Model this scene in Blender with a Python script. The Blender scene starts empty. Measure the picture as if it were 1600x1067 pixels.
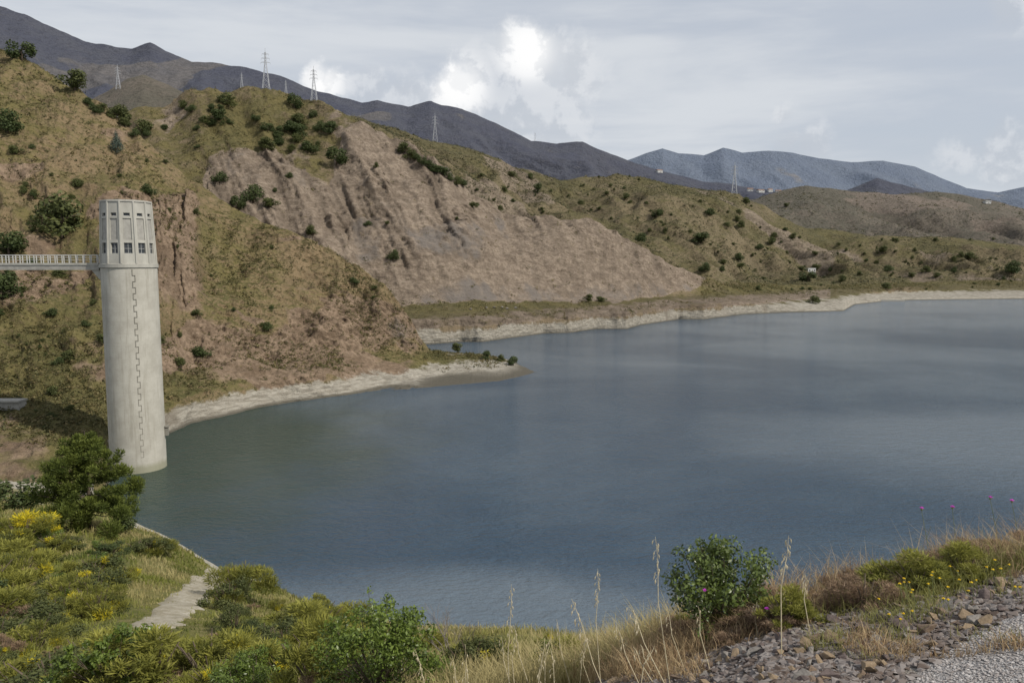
import bpy, bmesh, math, random
import numpy as np
from mathutils import Vector, Matrix
from mathutils.bvhtree import BVHTree
random.seed(7); rng=np.random.default_rng(7)
scene=bpy.context.scene; COL=scene.collection
F=1208.0; PITCH=math.atan(121.5/F); CP,SP=math.cos(PITCH),math.sin(PITCH); H=30.0
def P(px,py,Y):
    px=np.asarray(px,float);py=np.asarray(py,float);Y=np.asarray(Y,float)
    u=(px-800)/F; v=(533.5-py)/F
    t=Y/(CP+v*SP)
    return np.array([u*t,Y+0*u,H+t*(-SP+v*CP)])
def W(px,py):
    px=np.asarray(px,float);py=np.asarray(py,float)
    u=(px-800)/F; v=(533.5-py)/F
    t=-H/(-SP+v*CP)
    return np.array([u*t,t*(CP+v*SP),0*t])
def proj(x,y,z):
    f=y*CP-(z-H)*SP; f=np.where(np.abs(f)<.01,.01,f); up=y*SP+(z-H)*CP
    return 800+F*x/f, 533.5-F*up/f
# ---------- noise
def vn(x,y,seed=0):
    xi=np.floor(x);yi=np.floor(y);fx=x-xi;fy=y-yi
    fx=fx*fx*(3-2*fx);fy=fy*fy*(3-2*fy)
    xi=xi.astype(np.int64);yi=yi.astype(np.int64)
    def h(a,b):
        k=((a*374761393+b*668265263+seed*974711)&0xffffffff)
        k=((k^(k>>13))*1274126177)&0xffffffff
        k=k^(k>>16)
        return (k&0xffffff)/float(0xffffff)
    return (h(xi,yi)*(1-fx)+h(xi+1,yi)*fx)*(1-fy)+(h(xi,yi+1)*(1-fx)+h(xi+1,yi+1)*fx)*fy
def fbm(x,y,seed=0,o=5,g=.5):
    s=0;a=1;t=0
    for i in range(o):
        c,d=math.cos(i*.7),math.sin(i*.7)
        s=s+a*vn((x*c-y*d)*2**i+i*5.3,(x*d+y*c)*2**i,seed+i*17);t+=a;a*=g
    return s/t*2-1
def ridg(x,y,seed=0,o=4,g=.5):
    s=0;a=1;t=0
    for i in range(o):
        s=s+a*(1-np.abs(2*vn(x*2**i+i*3.7,y*2**i+i*1.3,seed+i*31)-1));t+=a;a*=g
    return s/t
def ss(a,b,x):
    t=np.clip((x-a)/(b-a),0,1);return t*t*(3-2*t)
# ---------- mesh maker
def mesh_np(name,V,Fs,mat=None,attrs=None,smooth=False):
    V=np.asarray(V,np.float32)
    if not isinstance(Fs,(list,tuple)): Fs=[Fs]
    me=bpy.data.meshes.new(name)
    me.vertices.add(len(V)); me.vertices.foreach_set('co',V.ravel())
    loops=np.concatenate([f.ravel() for f in Fs]).astype(np.int32)
    cnt=np.concatenate([np.full(len(f),f.shape[1]) for f in Fs])
    st=np.concatenate([[0],np.cumsum(cnt)[:-1]]).astype(np.int32)
    me.loops.add(len(loops)); me.loops.foreach_set('vertex_index',loops)
    me.polygons.add(len(cnt)); me.polygons.foreach_set('loop_start',st)
    try: me.polygons.foreach_set('loop_total',cnt.astype(np.int32))
    except Exception: pass
    me.polygons.foreach_set('use_smooth',np.full(len(cnt),smooth))
    me.update(calc_edges=True)
    for k,a in (attrs or {}).items():
        at=me.attributes.new(k,'FLOAT','POINT'); at.data.foreach_set('value',np.asarray(a,np.float32).ravel())
    if mat: me.materials.append(mat)
    return me
def link(name,me,parent=None,loc=None):
    o=bpy.data.objects.new(name,me); COL.objects.link(o)
    if parent: o.parent=parent
    if loc is not None: o.location=loc
    return o
def tag(o,label,cat,group=None,kind=None):
    if label:o['label']=label
    if cat:o['category']=cat
    if group:o['group']=group
    if kind:o['kind']=kind
    return o
def thing(name,label,cat,loc=(0,0,0),group=None,rz=0,sc=1):
    o=bpy.data.objects.new(name,None);COL.objects.link(o);o.location=loc;o.rotation_euler=(0,0,rz);o.scale=(sc,sc,sc) if not hasattr(sc,'__len__') else sc
    o.empty_display_size=.1
    return tag(o,label,cat,group)
class MB:
    def __init__(s): s.v=[];s.f=[]
    def add(s,vs,fs):
        b=len(s.v);s.v+= [tuple(v) for v in vs];s.f+=[[b+i for i in f] for f in fs]
    def box(s,c,d,rz=0,M=None):
        vs=[]
        for x in(-.5,.5):
            for y in(-.5,.5):
                for z in(-.5,.5):
                    v=Vector((x*d[0],y*d[1],z*d[2]))
                    if M is not None: v=M@v
                    elif rz: v=Matrix.Rotation(rz,3,'Z')@v
                    vs.append(v+Vector(c))
        s.add(vs,[(0,1,3,2),(4,6,7,5),(0,4,5,1),(2,3,7,6),(0,2,6,4),(1,5,7,3)])
    def bar(s,a,b,w):
        a=Vector(a);b=Vector(b);d=b-a
        M=d.to_track_quat('Z','Y').to_matrix()
        s.box((a+b)/2,(w,w,d.length),M=M)
    def tube(s,pts,rs,n=7):
        pts=[Vector(p) for p in pts]
        b=len(s.v)
        for i,p in enumerate(pts):
            d=(pts[min(i+1,len(pts)-1)]-pts[max(i-1,0)])
            q=d.to_track_quat('Z','Y')
            for k in range(n):
                a=2*math.pi*k/n
                s.v.append(tuple(p+q@Vector((math.cos(a)*rs[i],math.sin(a)*rs[i],0))))
        for i in range(len(pts)-1):
            for k in range(n):
                s.f.append([b+i*n+k,b+i*n+(k+1)%n,b+(i+1)*n+(k+1)%n,b+(i+1)*n+k])
        s.f.append([b+k for k in range(n)][::-1]); s.f.append([b+(len(pts)-1)*n+k for k in range(n)])
    def lathe(s,prof,n=48,c=(0,0,0),rot=0):
        b=len(s.v)
        for r,z in prof:
            for k in range(n):
                a=2*math.pi*k/n+rot
                s.v.append((c[0]+r*math.cos(a),c[1]+r*math.sin(a),c[2]+z))
        m=len(prof)
        for i in range(m-1):
            for k in range(n):
                s.f.append([b+i*n+k,b+i*n+(k+1)%n,b+(i+1)*n+(k+1)%n,b+(i+1)*n+k])
        s.f.append([b+k for k in range(n)][::-1]); s.f.append([b+(m-1)*n+k for k in range(n)])
    def mesh(s,name,mat,smooth=False):
        me=bpy.data.meshes.new(name);me.from_pydata(s.v,[],s.f);me.materials.append(mat)
        if smooth:
            for p in me.polygons:p.use_smooth=True
        me.update();return me
    def obj(s,name,mat,parent=None,smooth=False): return link(name,s.mesh(name,mat,smooth),parent)
# ---------- node helper
class NT:
    def __init__(s,tree): s.t=tree
    def n(s,ty,ins=None,**kw):
        nd=s.t.nodes.new(ty)
        for k,v in kw.items(): setattr(nd,k,v)
        for k,v in (ins or {}).items():
            if isinstance(v,bpy.types.NodeSocket): s.t.links.new(v,nd.inputs[k])
            else: nd.inputs[k].default_value=v
        return nd
    def math(s,op,a,b=0.0,clamp=False): return s.n('ShaderNodeMath',{0:a,1:b},operation=op,use_clamp=clamp).outputs[0]
    def mix(s,f,a,b,bt='MIX'):
        def c(x): return x if isinstance(x,bpy.types.NodeSocket) else (*x[:3],1)
        nd=s.n('ShaderNodeMix',{0:f,6:c(a),7:c(b)},data_type='RGBA',blend_type=bt); return nd.outputs[2]
    def noise(s,vec,sc,det=4,rough=.55,dist=0.0): return s.n('ShaderNodeTexNoise',{'Vector':vec,'Scale':sc,'Detail':det,'Roughness':rough,'Distortion':dist}).outputs[0]
    def rng(s,x,a,b,c=0.0,d=1.0): return s.n('ShaderNodeMapRange',{0:x,1:a,2:b,3:c,4:d},interpolation_type='SMOOTHSTEP').outputs[0]
    def attr(s,nm): return s.n('ShaderNodeAttribute',attribute_name=nm).outputs['Fac']
def newmat(name):
    m=bpy.data.materials.new(name);m.use_nodes=True;t=m.node_tree
    for x in list(t.nodes):t.nodes.remove(x)
    N=NT(t);out=N.n('ShaderNodeOutputMaterial');return m,N,out
def finish(N,out,col,rough=.9,bump=None,bd=.1,bs=.6,spec=.15,metal=0):
    ins={'Base Color':col if isinstance(col,bpy.types.NodeSocket) else (*col,1),'Roughness':rough,'Specular IOR Level':spec,'Metallic':metal}
    if bump is not None: ins['Normal']=N.n('ShaderNodeBump',{'Height':bump,'Distance':bd,'Strength':bs}).outputs[0]
    b=N.n('ShaderNodeBsdfPrincipled',ins);N.t.links.new(b.outputs[0],out.inputs[0]);return b
def mul(c,k): return tuple(x*k for x in c)
def terrain_mat(name,veg1,veg2,soil1,soil2,rock1,rock2,s=1.0,ring=None,bump=.5,vegbias=0.0,speck=.5,strata=(.12,.12,.35)):
    m,N,out=newmat(name)
    g=N.n('ShaderNodeNewGeometry');pos=g.outputs['Position']
    nL=N.noise(pos,.02/s,4,.6);nM=N.noise(pos,.13/s,5,.65);nF=N.noise(pos,.9/s,5,.7);nX=N.noise(pos,3.2/s,3,.7)
    veg=N.mix(N.rng(nM,.35,.65),veg1,veg2)
    soil=N.mix(N.rng(nF,.3,.7),soil1,soil2)
    sep=N.n('ShaderNodeSeparateXYZ',{0:g.outputs['True Normal']})
    nz=sep.outputs[2]
    f=N.math('ADD',N.math('ADD',nL,N.math('MULTIPLY',nM,.8)),N.math('MULTIPLY',nz,.35))
    f=N.math('ADD',N.rng(f,.95-vegbias,1.28-vegbias),N.attr('green'),True)
    c=N.mix(f,soil,veg)
    c=N.mix(N.math('MULTIPLY',N.rng(nF,.50,.62),speck),c,mul(veg1,.5))
    c=N.mix(N.math('MULTIPLY',N.rng(nX,.5,.75),.4),c,mul(soil2,1.15))
    st=N.n('ShaderNodeMapping',{0:pos,'Scale':tuple(k/s for k in strata),'Rotation':(.6,.45,.3)}).outputs[0]
    ns=N.noise(st,1.0,7,.72,.5)
    rock=N.mix(N.rng(ns,.36,.62),rock1,rock2)
    rock=N.mix(N.math('MULTIPLY',N.rng(nF,.42,.60),.5),rock,mul(rock1,.55))
    rock=N.mix(N.math('MULTIPLY',N.rng(nX,.5,.7),.35),rock,mul(rock2,1.2))
    rf=N.rng(N.math('ADD',N.attr('rock'),N.math('MULTIPLY',N.math('SUBTRACT',nM,.5),1.3)),.35,.6)
    c=N.mix(rf,c,rock)
    gf=N.rng(N.math('ADD',N.attr('grey'),N.math('MULTIPLY',N.math('SUBTRACT',nM,.5),1.6)),.3,.8)
    c=N.mix(N.math('MULTIPLY',gf,.7),c,N.mix(nF,(.095,.088,.085),(.185,.17,.16)))
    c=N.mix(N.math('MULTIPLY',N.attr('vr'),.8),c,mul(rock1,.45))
    if ring:
        z=N.n('ShaderNodeSeparateXYZ',{0:pos}).outputs[2]
        zz=N.math('ADD',z,N.math('MULTIPLY',N.math('SUBTRACT',nM,.5),-ring*1.3))
        zz=N.math('ADD',zz,N.math('MULTIPLY',N.math('SUBTRACT',nF,.5),2.6))
        zz=N.math('ADD',zz,N.math('MULTIPLY',N.attr('noring'),ring))
        st2=N.n('ShaderNodeMapping',{0:pos,'Scale':(.3,.3,2.4)}).outputs[0]
        n2=N.noise(st2,.9,6,.68,.4)
        pale=N.mix(N.rng(n2,.35,.65),(.20,.18,.145),(.36,.335,.285))
        pale=N.mix(N.math('MULTIPLY',N.rng(nX,.5,.75),.5),pale,(.42,.395,.35))
        pale=N.mix(N.rng(z,.15,.8),(.11,.10,.08),pale)
        pale=N.mix(N.math('MULTIPLY',N.attr('crev'),.55),pale,(.12,.10,.075))
        c=N.mix(N.rng(zz,ring*.8,ring*1.05,1,0),c,pale)
    h=N.math('ADD',N.math('MULTIPLY',nF,1.0),N.math('ADD',N.math('MULTIPLY',nX,.4),N.math('MULTIPLY',ns,.9)))
    finish(N,out,c,.95,h,bump,.9,.08);return m
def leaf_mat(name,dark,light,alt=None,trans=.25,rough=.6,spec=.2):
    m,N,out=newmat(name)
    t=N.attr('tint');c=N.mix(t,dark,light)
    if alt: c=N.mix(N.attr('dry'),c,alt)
    b=N.n('ShaderNodeBsdfPrincipled',{'Base Color':c,'Roughness':rough,'Specular IOR Level':spec})
    tr=N.n('ShaderNodeBsdfTranslucent',{'Color':c})
    mx=N.n('ShaderNodeMixShader',{0:trans,1:b.outputs[0],2:tr.outputs[0]})
    N.t.links.new(mx.outputs[0],out.inputs[0]);return m
def plain(name,c1,c2,sc=3,rough=.85,bd=.01,spec=.2,metal=0,stretch=None):
    m,N,out=newmat(name);tc=N.n('ShaderNodeTexCoord').outputs['Object']
    if stretch: tc=N.n('ShaderNodeMapping',{0:tc,'Scale':stretch}).outputs[0]
    n=N.noise(tc,sc,6,.65);finish(N,out,N.mix(N.rng(n,.3,.7),c1,c2),rough,n,bd,.5,spec,metal);return m
# ---------- camera
cam=bpy.data.objects.new('camera',bpy.data.cameras.new('camera'));COL.objects.link(cam)
cam.location=(0,0,H);cam.rotation_euler=(math.pi/2-PITCH,0,0);cam.data.sensor_width=36;cam.data.lens=36*F/1600
cam.data.clip_start=.1;cam.data.clip_end=60000;scene.camera=cam
scene.view_settings.view_transform='Standard';scene.view_settings.look='None';scene.view_settings.exposure=0
# ---------- materials
M_hill=terrain_mat('near_hill_ground',(.085,.082,.032),(.14,.12,.050),(.18,.13,.075),(.25,.19,.118),(.15,.108,.074),(.27,.20,.142),1.0,3.6,.8,0.04,.7)
M_quarry=terrain_mat('quarry_ground',(.085,.078,.035),(.135,.115,.05),(.175,.135,.088),(.23,.18,.12),(.165,.130,.100),(.275,.222,.172),1.5,5.4,1.3,.06,.65,(.16,.16,.5))
M_mid=terrain_mat('mid_hill_ground',(.082,.077,.038),(.12,.105,.052),(.155,.128,.08),(.20,.16,.105),(.17,.137,.105),(.245,.20,.15),2.6,4.0,2.4,.02,.75)
M_right=terrain_mat('right_hill_ground',(.095,.090,.072),(.125,.115,.092),(.15,.13,.108),(.18,.155,.128),(.17,.145,.12),(.22,.18,.15),4.5,None,6,-.05,.55)
M_ridge=terrain_mat('hazed_ridge_ground',(.076,.082,.112),(.092,.097,.120),(.115,.114,.128),(.138,.134,.138),(.125,.122,.13),(.16,.15,.148),14,None,18,.15,.4)  # aerial haze mixed into the ground colours as a blue grey tint
M_blue=terrain_mat('hazed_range_ground',(.145,.175,.235),(.16,.19,.245),(.18,.205,.25),(.195,.215,.25),(.2,.2,.22),(.22,.22,.23),30,None,35,.2,.2)  # blue of distance painted into the albedo, no haze volume
# ---------- loft
BV={};GR={}
def keyi(keys,pxs,i): 
    k=np.array([q[0] for q in keys],float);v=np.array([q[i] for q in keys],float);return np.interp(pxs,k,v)
def L(keys,pxs): return P(pxs,keyi(keys,pxs,1),keyi(keys,pxs,2))
def LW(keys,pxs): return W(pxs,keyi(keys,pxs,1))
def off(A,dy,z=None,dz=0):
    B=A.copy();B[1]=A[1]+dy;B[0]=A[0]*B[1]/A[1];B[2]=(A[2]+dz) if z is None else z+0*A[2];return B
def loft(name,pxs,lines,segs,disp,mat,label=None,smooth=True):
    rows=[]
    for k in range(len(lines)-1):
        n=segs[k]
        for i in range(n):
            t=i/n;rows.append(lines[k]*(1-t)+lines[k+1]*t)
    rows.append(lines[-1])
    G=np.array(rows)
    for _ in range(3):
        G[1:-1]=(G[:-2]+2*G[1:-1]+G[2:])/4
    X,Y,Z=G[:,0],G[:,1],G[:,2]
    PX,PY=proj(X,Y,Z)
    X,Y,Z,at=disp(X,Y,Z,PX,PY)
    R,C=X.shape
    V=np.stack([X,Y,Z],-1).reshape(-1,3)
    i,j=np.meshgrid(np.arange(R-1),np.arange(C-1),indexing='ij');a=(i*C+j).ravel()
    Fc=np.stack([a,a+1,a+C+1,a+C],1)
    base={'rock':0*X,'grey':0*X,'vr':0*X,'noring':0*X,'green':0*X,'crev':0*X};base.update(at)
    me=mesh_np(name,V,Fc,mat,base,smooth)
    o=link(name,me);o['kind']='structure'
    if label:o['label']=label
    BV[name]=BVHTree.FromPolygons(V.tolist(),Fc.tolist())
    GR[name]=np.stack([X,Y,Z],-1)
    return o
def cast(px,py,names=None):
    u=(px-800)/F;v=(533.5-py)/F
    d=Vector((u,CP+v*SP,-SP+v*CP)).normalized();best=None
    for n,b in BV.items():
        if names and n not in names: continue
        h=b.ray_cast(Vector((0,0,H)),d)
        if h[0] is not None and (best is None or h[3]<best[3]): best=h
    return best[0] if best else None
def gz(x,y,names):
    best=None
    for n in names:
        h=BV[n].ray_cast(Vector((x,y,900)),Vector((0,0,-1)))
        if h[0] is not None and (best is None or h[0].z>best): best=h[0].z
    return best
# ---- foreground bank
px=np.arange(-260,1901,4.0)
A=L([(-260,1100,15),(0,1100,12),(200,1100,10),(400,1100,8),(600,1100,6),(850,1100,4),(1000,1100,3.3),(1200,1110,2.7),(1600,1110,2.6),(1900,1110,2.6)],px)
B0=A.copy();B0[0]=(px-800)/F*16;B0[1]=-8;B0[2]=28.3
Lb=L([(-260,1000,26),(0,990,26),(200,1000,22),(350,1010,20),(500,1025,17),(650,1045,12),(850,1055,7),(1000,1045,4.5),(1100,1030,3.9),(1200,1010,3.5),(1400,975,3.5),(1600,945,3.4),(1900,915,3.5)],px)
Lc=L([(-260,900,48),(0,890,50),(200,910,46),(350,945,43),(500,990,36),(650,1020,26),(850,1030,12),(1000,1012,6.2),(1100,980,5.2),(1200,945,4.9),(1300,922,4.9),(1400,900,5.0),(1500,873,5.2),(1600,852,5.4),(1900,805,6)],px)
Ld=W(px,keyi([(-260,800),(0,803),(100,805),(180,800),(215,818),(260,838),(330,880),(360,898),(420,912),(470,938),(560,962),(640,978),(720,992),(850,1002),(1000,1020),(1300,1040),(1900,1040)],px,1))
lift=keyi([(-260,1.5),(0,2.0),(120,1.6),(180,.3),(215,0),(1900,0)],px,1);Ld[2]+=lift
Le=off(Ld,12,-4);Le[2]=np.where(px<150,1.0,Le[2])
Lf=off(Le,14,-9)
def dfg(X,Y,Z,PX,PY):
    n=fbm(X/9,Y/9,3)*1.1*ss(10,40,Y)+fbm(X/1.6,Y/1.6,8)*.09*ss(0,12,Y)+fbm(X/.35,Y/.35,5)*.035*ss(1.5,4,Y)
    damp=np.where(Z<2,.25,1)
    cam_d=ss(2.0,5,np.abs(Y))
    gravel=ss(1440,1560,PX+(PY-1000)*1.6)*(Y<4.3)
    gravel=np.maximum(gravel,(Y<2.0)*1.0)
    rub=ss(900,1000,PX)*ss(5.2,4.6,Y)
    return X,Y,Z+n*damp*cam_d,{'gravel':gravel,'rock':rub}
def mk_fg():
    m,N,out=newmat('bank_ground');g=N.n('ShaderNodeNewGeometry');pos=g.outputs['Position']
    nA=N.noise(pos,.35,5,.6);nB=N.noise(pos,3,5,.7);nC=N.noise(pos,30,5,.7)
    c=N.mix(N.rng(nA,.35,.65),(.080,.092,.024),(.15,.138,.045))
    c=N.mix(N.rng(nB,.4,.7),c,(.18,.155,.07))
    rub=N.mix(N.rng(nC,.35,.65),(.05,.038,.03),(.16,.13,.10));c=N.mix(N.attr('rock'),c,rub)
    vo=N.n('ShaderNodeTexVoronoi',{'Vector':pos,'Scale':110.0})
    gr=N.mix(N.n('ShaderNodeSeparateColor',{0:vo.outputs['Color']}).outputs[0],(.19,.18,.18),(.40,.39,.385))
    gr=N.mix(N.rng(vo.outputs['Distance'],.35,.75),gr,(.17,.16,.155))
    gr=N.mix(N.math('MULTIPLY',N.rng(nB,.5,.65),.6),gr,(.17,.14,.10))
    gf=N.rng(N.math('ADD',N.attr('gravel'),N.math('MULTIPLY',N.math('SUBTRACT',nB,.5),1.8)),.35,.6);c=N.mix(gf,c,gr)
    z=N.n('ShaderNodeSeparateXYZ',{0:pos}).outputs[2]
    c=N.mix(N.rng(N.math('ADD',z,N.math('MULTIPLY',N.math('SUBTRACT',nA,.5),2.2)),1.4,1.9,1,0),c,N.mix(N.rng(nB,.3,.7),(.22,.20,.155),(.40,.375,.32)))
    h=N.math('ADD',nC,N.math('SUBTRACT',1.0,vo.outputs['Distance']))
    finish(N,out,c,.95,h,.008,.9,.1);return m
M_fg=mk_fg()
loft('foreground_bank',px,[B0,A,Lb,Lc,Ld,Le,Lf],[10,40,50,90,14,4],dfg,M_fg,'grassy dam bank in the foreground with gravel and path')
# ---- near hill
px=np.arange(-330,901,2.6)
K=LW([(-330,760),(0,770),(160,768),(200,722),(250,688),(262,678),(300,660),(345,652),(400,638),(500,622),(600,611),(700,603),(780,596),(815,588),(835,582),(900,576)],px)
K[2]+=keyi([(-330,2),(0,1.2),(140,.3),(170,0),(900,0)],px,1)
Km=off(K,-12,-8)
K2=L([(-330,690,112),(0,690,113),(160,700,113),(200,680,126),(250,645,137),(300,622,146),(345,610,155),(400,599,164),(500,590,174),(530,586,179),(600,596,189),(700,588,204),(780,580,211),(825,579,215),(845,580,217),(900,586,224)],px)
K3=L([(-330,600,138),(0,600,138),(100,610,134),(160,600,136),(250,590,150),(300,574,164),(400,560,178),(500,555,190),(600,562,202),(650,566,208),(700,562,220),(750,560,226),(800,568,226),(830,576,222),(845,581,220),(900,592,226)],px)
K4=L([(-330,350,185),(0,390,180),(160,420,174),(250,425,184),(300,440,192),(400,450,202),(500,475,211),(560,500,214),(600,525,216),(650,550,217),(700,554,232),(750,556,232),(800,566,230),(845,582,224),(900,596,228)],px)
K5=L([(-330,-70,275),(0,70,256),(40,92,254),(100,128,250),(160,160,246),(200,196,242),(250,242,238),(300,282,235),(360,320,232),(420,350,230),(470,373,228),(520,394,228),(560,418,227),(600,453,226),(635,494,225),(655,527,224),(672,547,226),(700,550,238),(750,553,240),(800,563,236),(845,584,228),(900,600,230)],px)
K6=off(K5,22,dz=-7);K7=off(K5,60,dz=-32)
w=keyi([(-330,0),(660,0),(700,1),(900,1)],px,1);K7[2]=K7[2]*(1-w)-8*w;K6[2]=K6[2]*(1-w)-2*w
def dhl(X,Y,Z,PX,PY):
    up=ss(0,14,Z)
    fade=ss(690,640,PX)*.94+.06
    q=PX+.25*(PY-400)+55*fbm(PX/110,PY/90,2,4)
    g=ridg(q/120,PY/300,4,3)-.5
    g2=ridg(q/48,PY/75,9,4,.6)-.5
    outc=ss(235,262,PX)*ss(330,300,PX)*ss(300,330,PY)*ss(520,450,PY)
    outc2=ss(270,320,PX)*ss(680,620,PX)*ss(430,480,PY)
    rk=ss(.05,.35,fbm(X/16,Z/11,77,4))*up
    n=fbm(X/12,Z/9+Y/12,21,6,.62)
    d=(g*8+g2*4)*up*fade+n*(2.8+2.5*rk+3*outc2)*(.3+.7*up)*fade+outc*ridg(PX/14,PY/60,14,4,.6)*8
    d+=fbm(X/3.2,Z/2+Y/4,33,5,.65)*(1.0+1.1*rk)*fade
    band=ss(0.1,1.0,Z)*ss(7,3.5,Z)*ss(560,500,PX)
    br=ridg(X/7,Y/7,44,4,.5)
    d+=band*((br-.4)*3.0)
    Z2=Z+d*.5; Y2=Y-d*.6
    crest=fbm(X/7,Y/7,51,5,.6)*1.1*up
    rock=outc*.9+outc2*(.3+.4*(fbm(X/20,Y/20+Z/12,61,3)>.0))+.8*rk
    rock=np.maximum(rock,ss(120,60,PX)*ss(620,660,PY)*.7)
    grey=.4*ss(.2,.6,fbm(X/14+9,Z/10,88,4))*ss(420,480,PY)*ss(280,340,PX)
    noring=ss(185,150,PX)*1.2+ss(560,620,PX)*.35*ss(.5,2,Z)
    green=ss(190,120,PX)*ss(420,520,PY)*.6-.3*outc+ss(640,690,PX)*ss(1.2,2.0,Z)*.8
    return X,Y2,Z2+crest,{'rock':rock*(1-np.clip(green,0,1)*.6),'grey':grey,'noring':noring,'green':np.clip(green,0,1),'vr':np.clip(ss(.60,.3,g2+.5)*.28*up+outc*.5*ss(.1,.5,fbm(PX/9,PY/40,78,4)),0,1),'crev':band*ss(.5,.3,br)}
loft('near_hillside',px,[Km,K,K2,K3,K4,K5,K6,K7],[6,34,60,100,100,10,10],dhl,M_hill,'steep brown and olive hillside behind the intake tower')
# ---- quarry hill
px=np.arange(100,1901,3.0)
S=LW([(100,545),(600,542),(650,539),(720,534),(755,534),(790,529),(850,521),(890,520),(930,514),(980,514),(1000,508),(1060,499),(1100,499),(1160,491),(1230,488),(1290,487),(1318,486),(1335,476),(1380,471),(1420,469),(1600,467),(1900,465)],px)
Sm=off(S,-20,-8)
S2=P(px,keyi([(100,503),(600,503),(700,501),(790,500),(850,496),(980,489),(1060,478),(1160,473),(1230,479),(1290,484),(1318,484.5),(1335,472),(1380,467),(1420,466),(1600,463),(1900,461)],px,1),S[1]+2.5)
S3=L([(100,480,325),(600,480,332),(650,478,336),(720,469,350),(850,467,380),(980,469,415),(1060,464,470),(1100,463,490),(1200,461,530),(1300,461,580),(1400,458,690),(1600,453,730),(1900,450,760)],px)
S4=L([(100,390,335),(300,395,335),(400,400,338),(500,400,345),(550,400,350),(600,400,358),(650,395,364),(700,392,370),(800,400,395),(900,408,422),(1000,425,445),(1050,440,480),(1100,450,505),(1200,452,560),(1300,453,640),(1600,443,790),(1900,440,820)],px)
S5=L([(100,215,420),(200,188,425),(250,160,430),(310,148,435),(360,140,440),(420,142,445),(470,156,450),(520,176,448),(560,190,444),(600,206,444),(640,228,444),(700,266,446),(740,305,448),(800,342,450),(860,351,456),(920,351,462),(960,362,466),(1000,387,470),(1040,410,485),(1080,428,505),(1120,441,530),(1200,445,590),(1300,446,680),(1600,436,850),(1900,430,900)],px)
S6=off(S5,30,dz=-6);S7=off(S5,120,dz=-45)
rk_top=[(300,330),(330,262),(380,225),(420,232),(470,275),(515,270),(540,215),(562,185),(1100,100)]
def dq(X,Y,Z,PX,PY):
    up=ss(6,30,Z)
    top=np.interp(PX,[k[0] for k in rk_top],[k[1] for k in rk_top])+26*fbm(PX/28,PY/40,301,4)
    botm=np.interp(PX,[600,720,980,1080,1110],[484,472,472,454,442])+5*fbm(PX/20,PY/20,302,3)
    rock=ss(-12,16,PY-top)*ss(-4,5,botm-PY)*ss(300,340,PX)*ss(1115,1085,PX)
    q=PX-.5*(PY-300)
    wq=q+20*fbm(PX/55,PY/75,5,4)
    g=ridg(wq/105,PY/600,4,2)-.5
    g2=ridg(wq/40,PY/260,9,4,.55)-.5
    g3=ridg(wq/14,PY/110,19,4,.6)-.5
    g4=ridg(wq/6,PY/70,29,3,.6)-.5
    crag=ss(.05,.45,fbm(PX/60+3,PY/50,311,3))
    lower=ss(460,340,PY)*.75+.25
    rough=fbm(X/8,Z/6+Y/12,23,6,.68)
    d=rock*(g*17+g2*(9+6*crag)+g3*(4.2+3*crag)+g4*1.9)*lower*up+rock*rough*(1.7+4*crag)*lower*up+(1-rock)*up*(g*16+g2*6)+fbm(X/12,Z/9+Y/12,21,6,.6)*2.2*(.25+.75*up)
    sh=ss(.1,1.0,Z)*ss(12,8,Z);br=ridg(X/11,Y/11,44,4,.55);d+=sh*((br-.45)*5)*ss(1330,1200,PX)
    crest=fbm(X/12,Y/12,51,5,.6)*3.2*up
    far=ss(1300,1100,PX)*.8+.2
    grey=ss(620,670,PX)*ss(800,740,PX)*ss(335,370,PY)*ss(425,390,PY)*.6+ss(540,565,PX)*ss(610,590,PX)*ss(330,350,PY)*ss(425,400,PY)*.55+.5*rock*ss(425,465,PY)*ss(600,660,PX)+.4*rock*ss(.1,.5,fbm(wq/40,PY/90,315,3))
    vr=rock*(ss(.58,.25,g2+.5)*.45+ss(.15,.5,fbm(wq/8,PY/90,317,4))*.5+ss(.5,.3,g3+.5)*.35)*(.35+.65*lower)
    vr=np.maximum(vr,sh*ss(5.5,6.5,Z)*.4)
    rock=np.maximum(rock,ss(3,6,Z)*ss(11,8,Z)*.6*(PX<1300))
    rock=np.maximum(rock,.55*ss(.15,.4,fbm(X/30,Z/20,71,4))*up)
    green=ss(300,200,PY)*ss(300,360,PX)*ss(640,560,PX)*.25
    return X,Y-d*.75*far,Z+d*.42*far+crest,{'rock':rock,'grey':grey,'vr':np.clip(vr,0,1),'green':green,'crev':sh*ss(.5,.3,br)}
loft('quarried_hillside',px,[Sm,S,S2,S3,S4,S5,S6,S7],[5,24,36,80,150,10,10],dq,M_quarry,'hillside with a bare quarried face above a flat bench')
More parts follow.
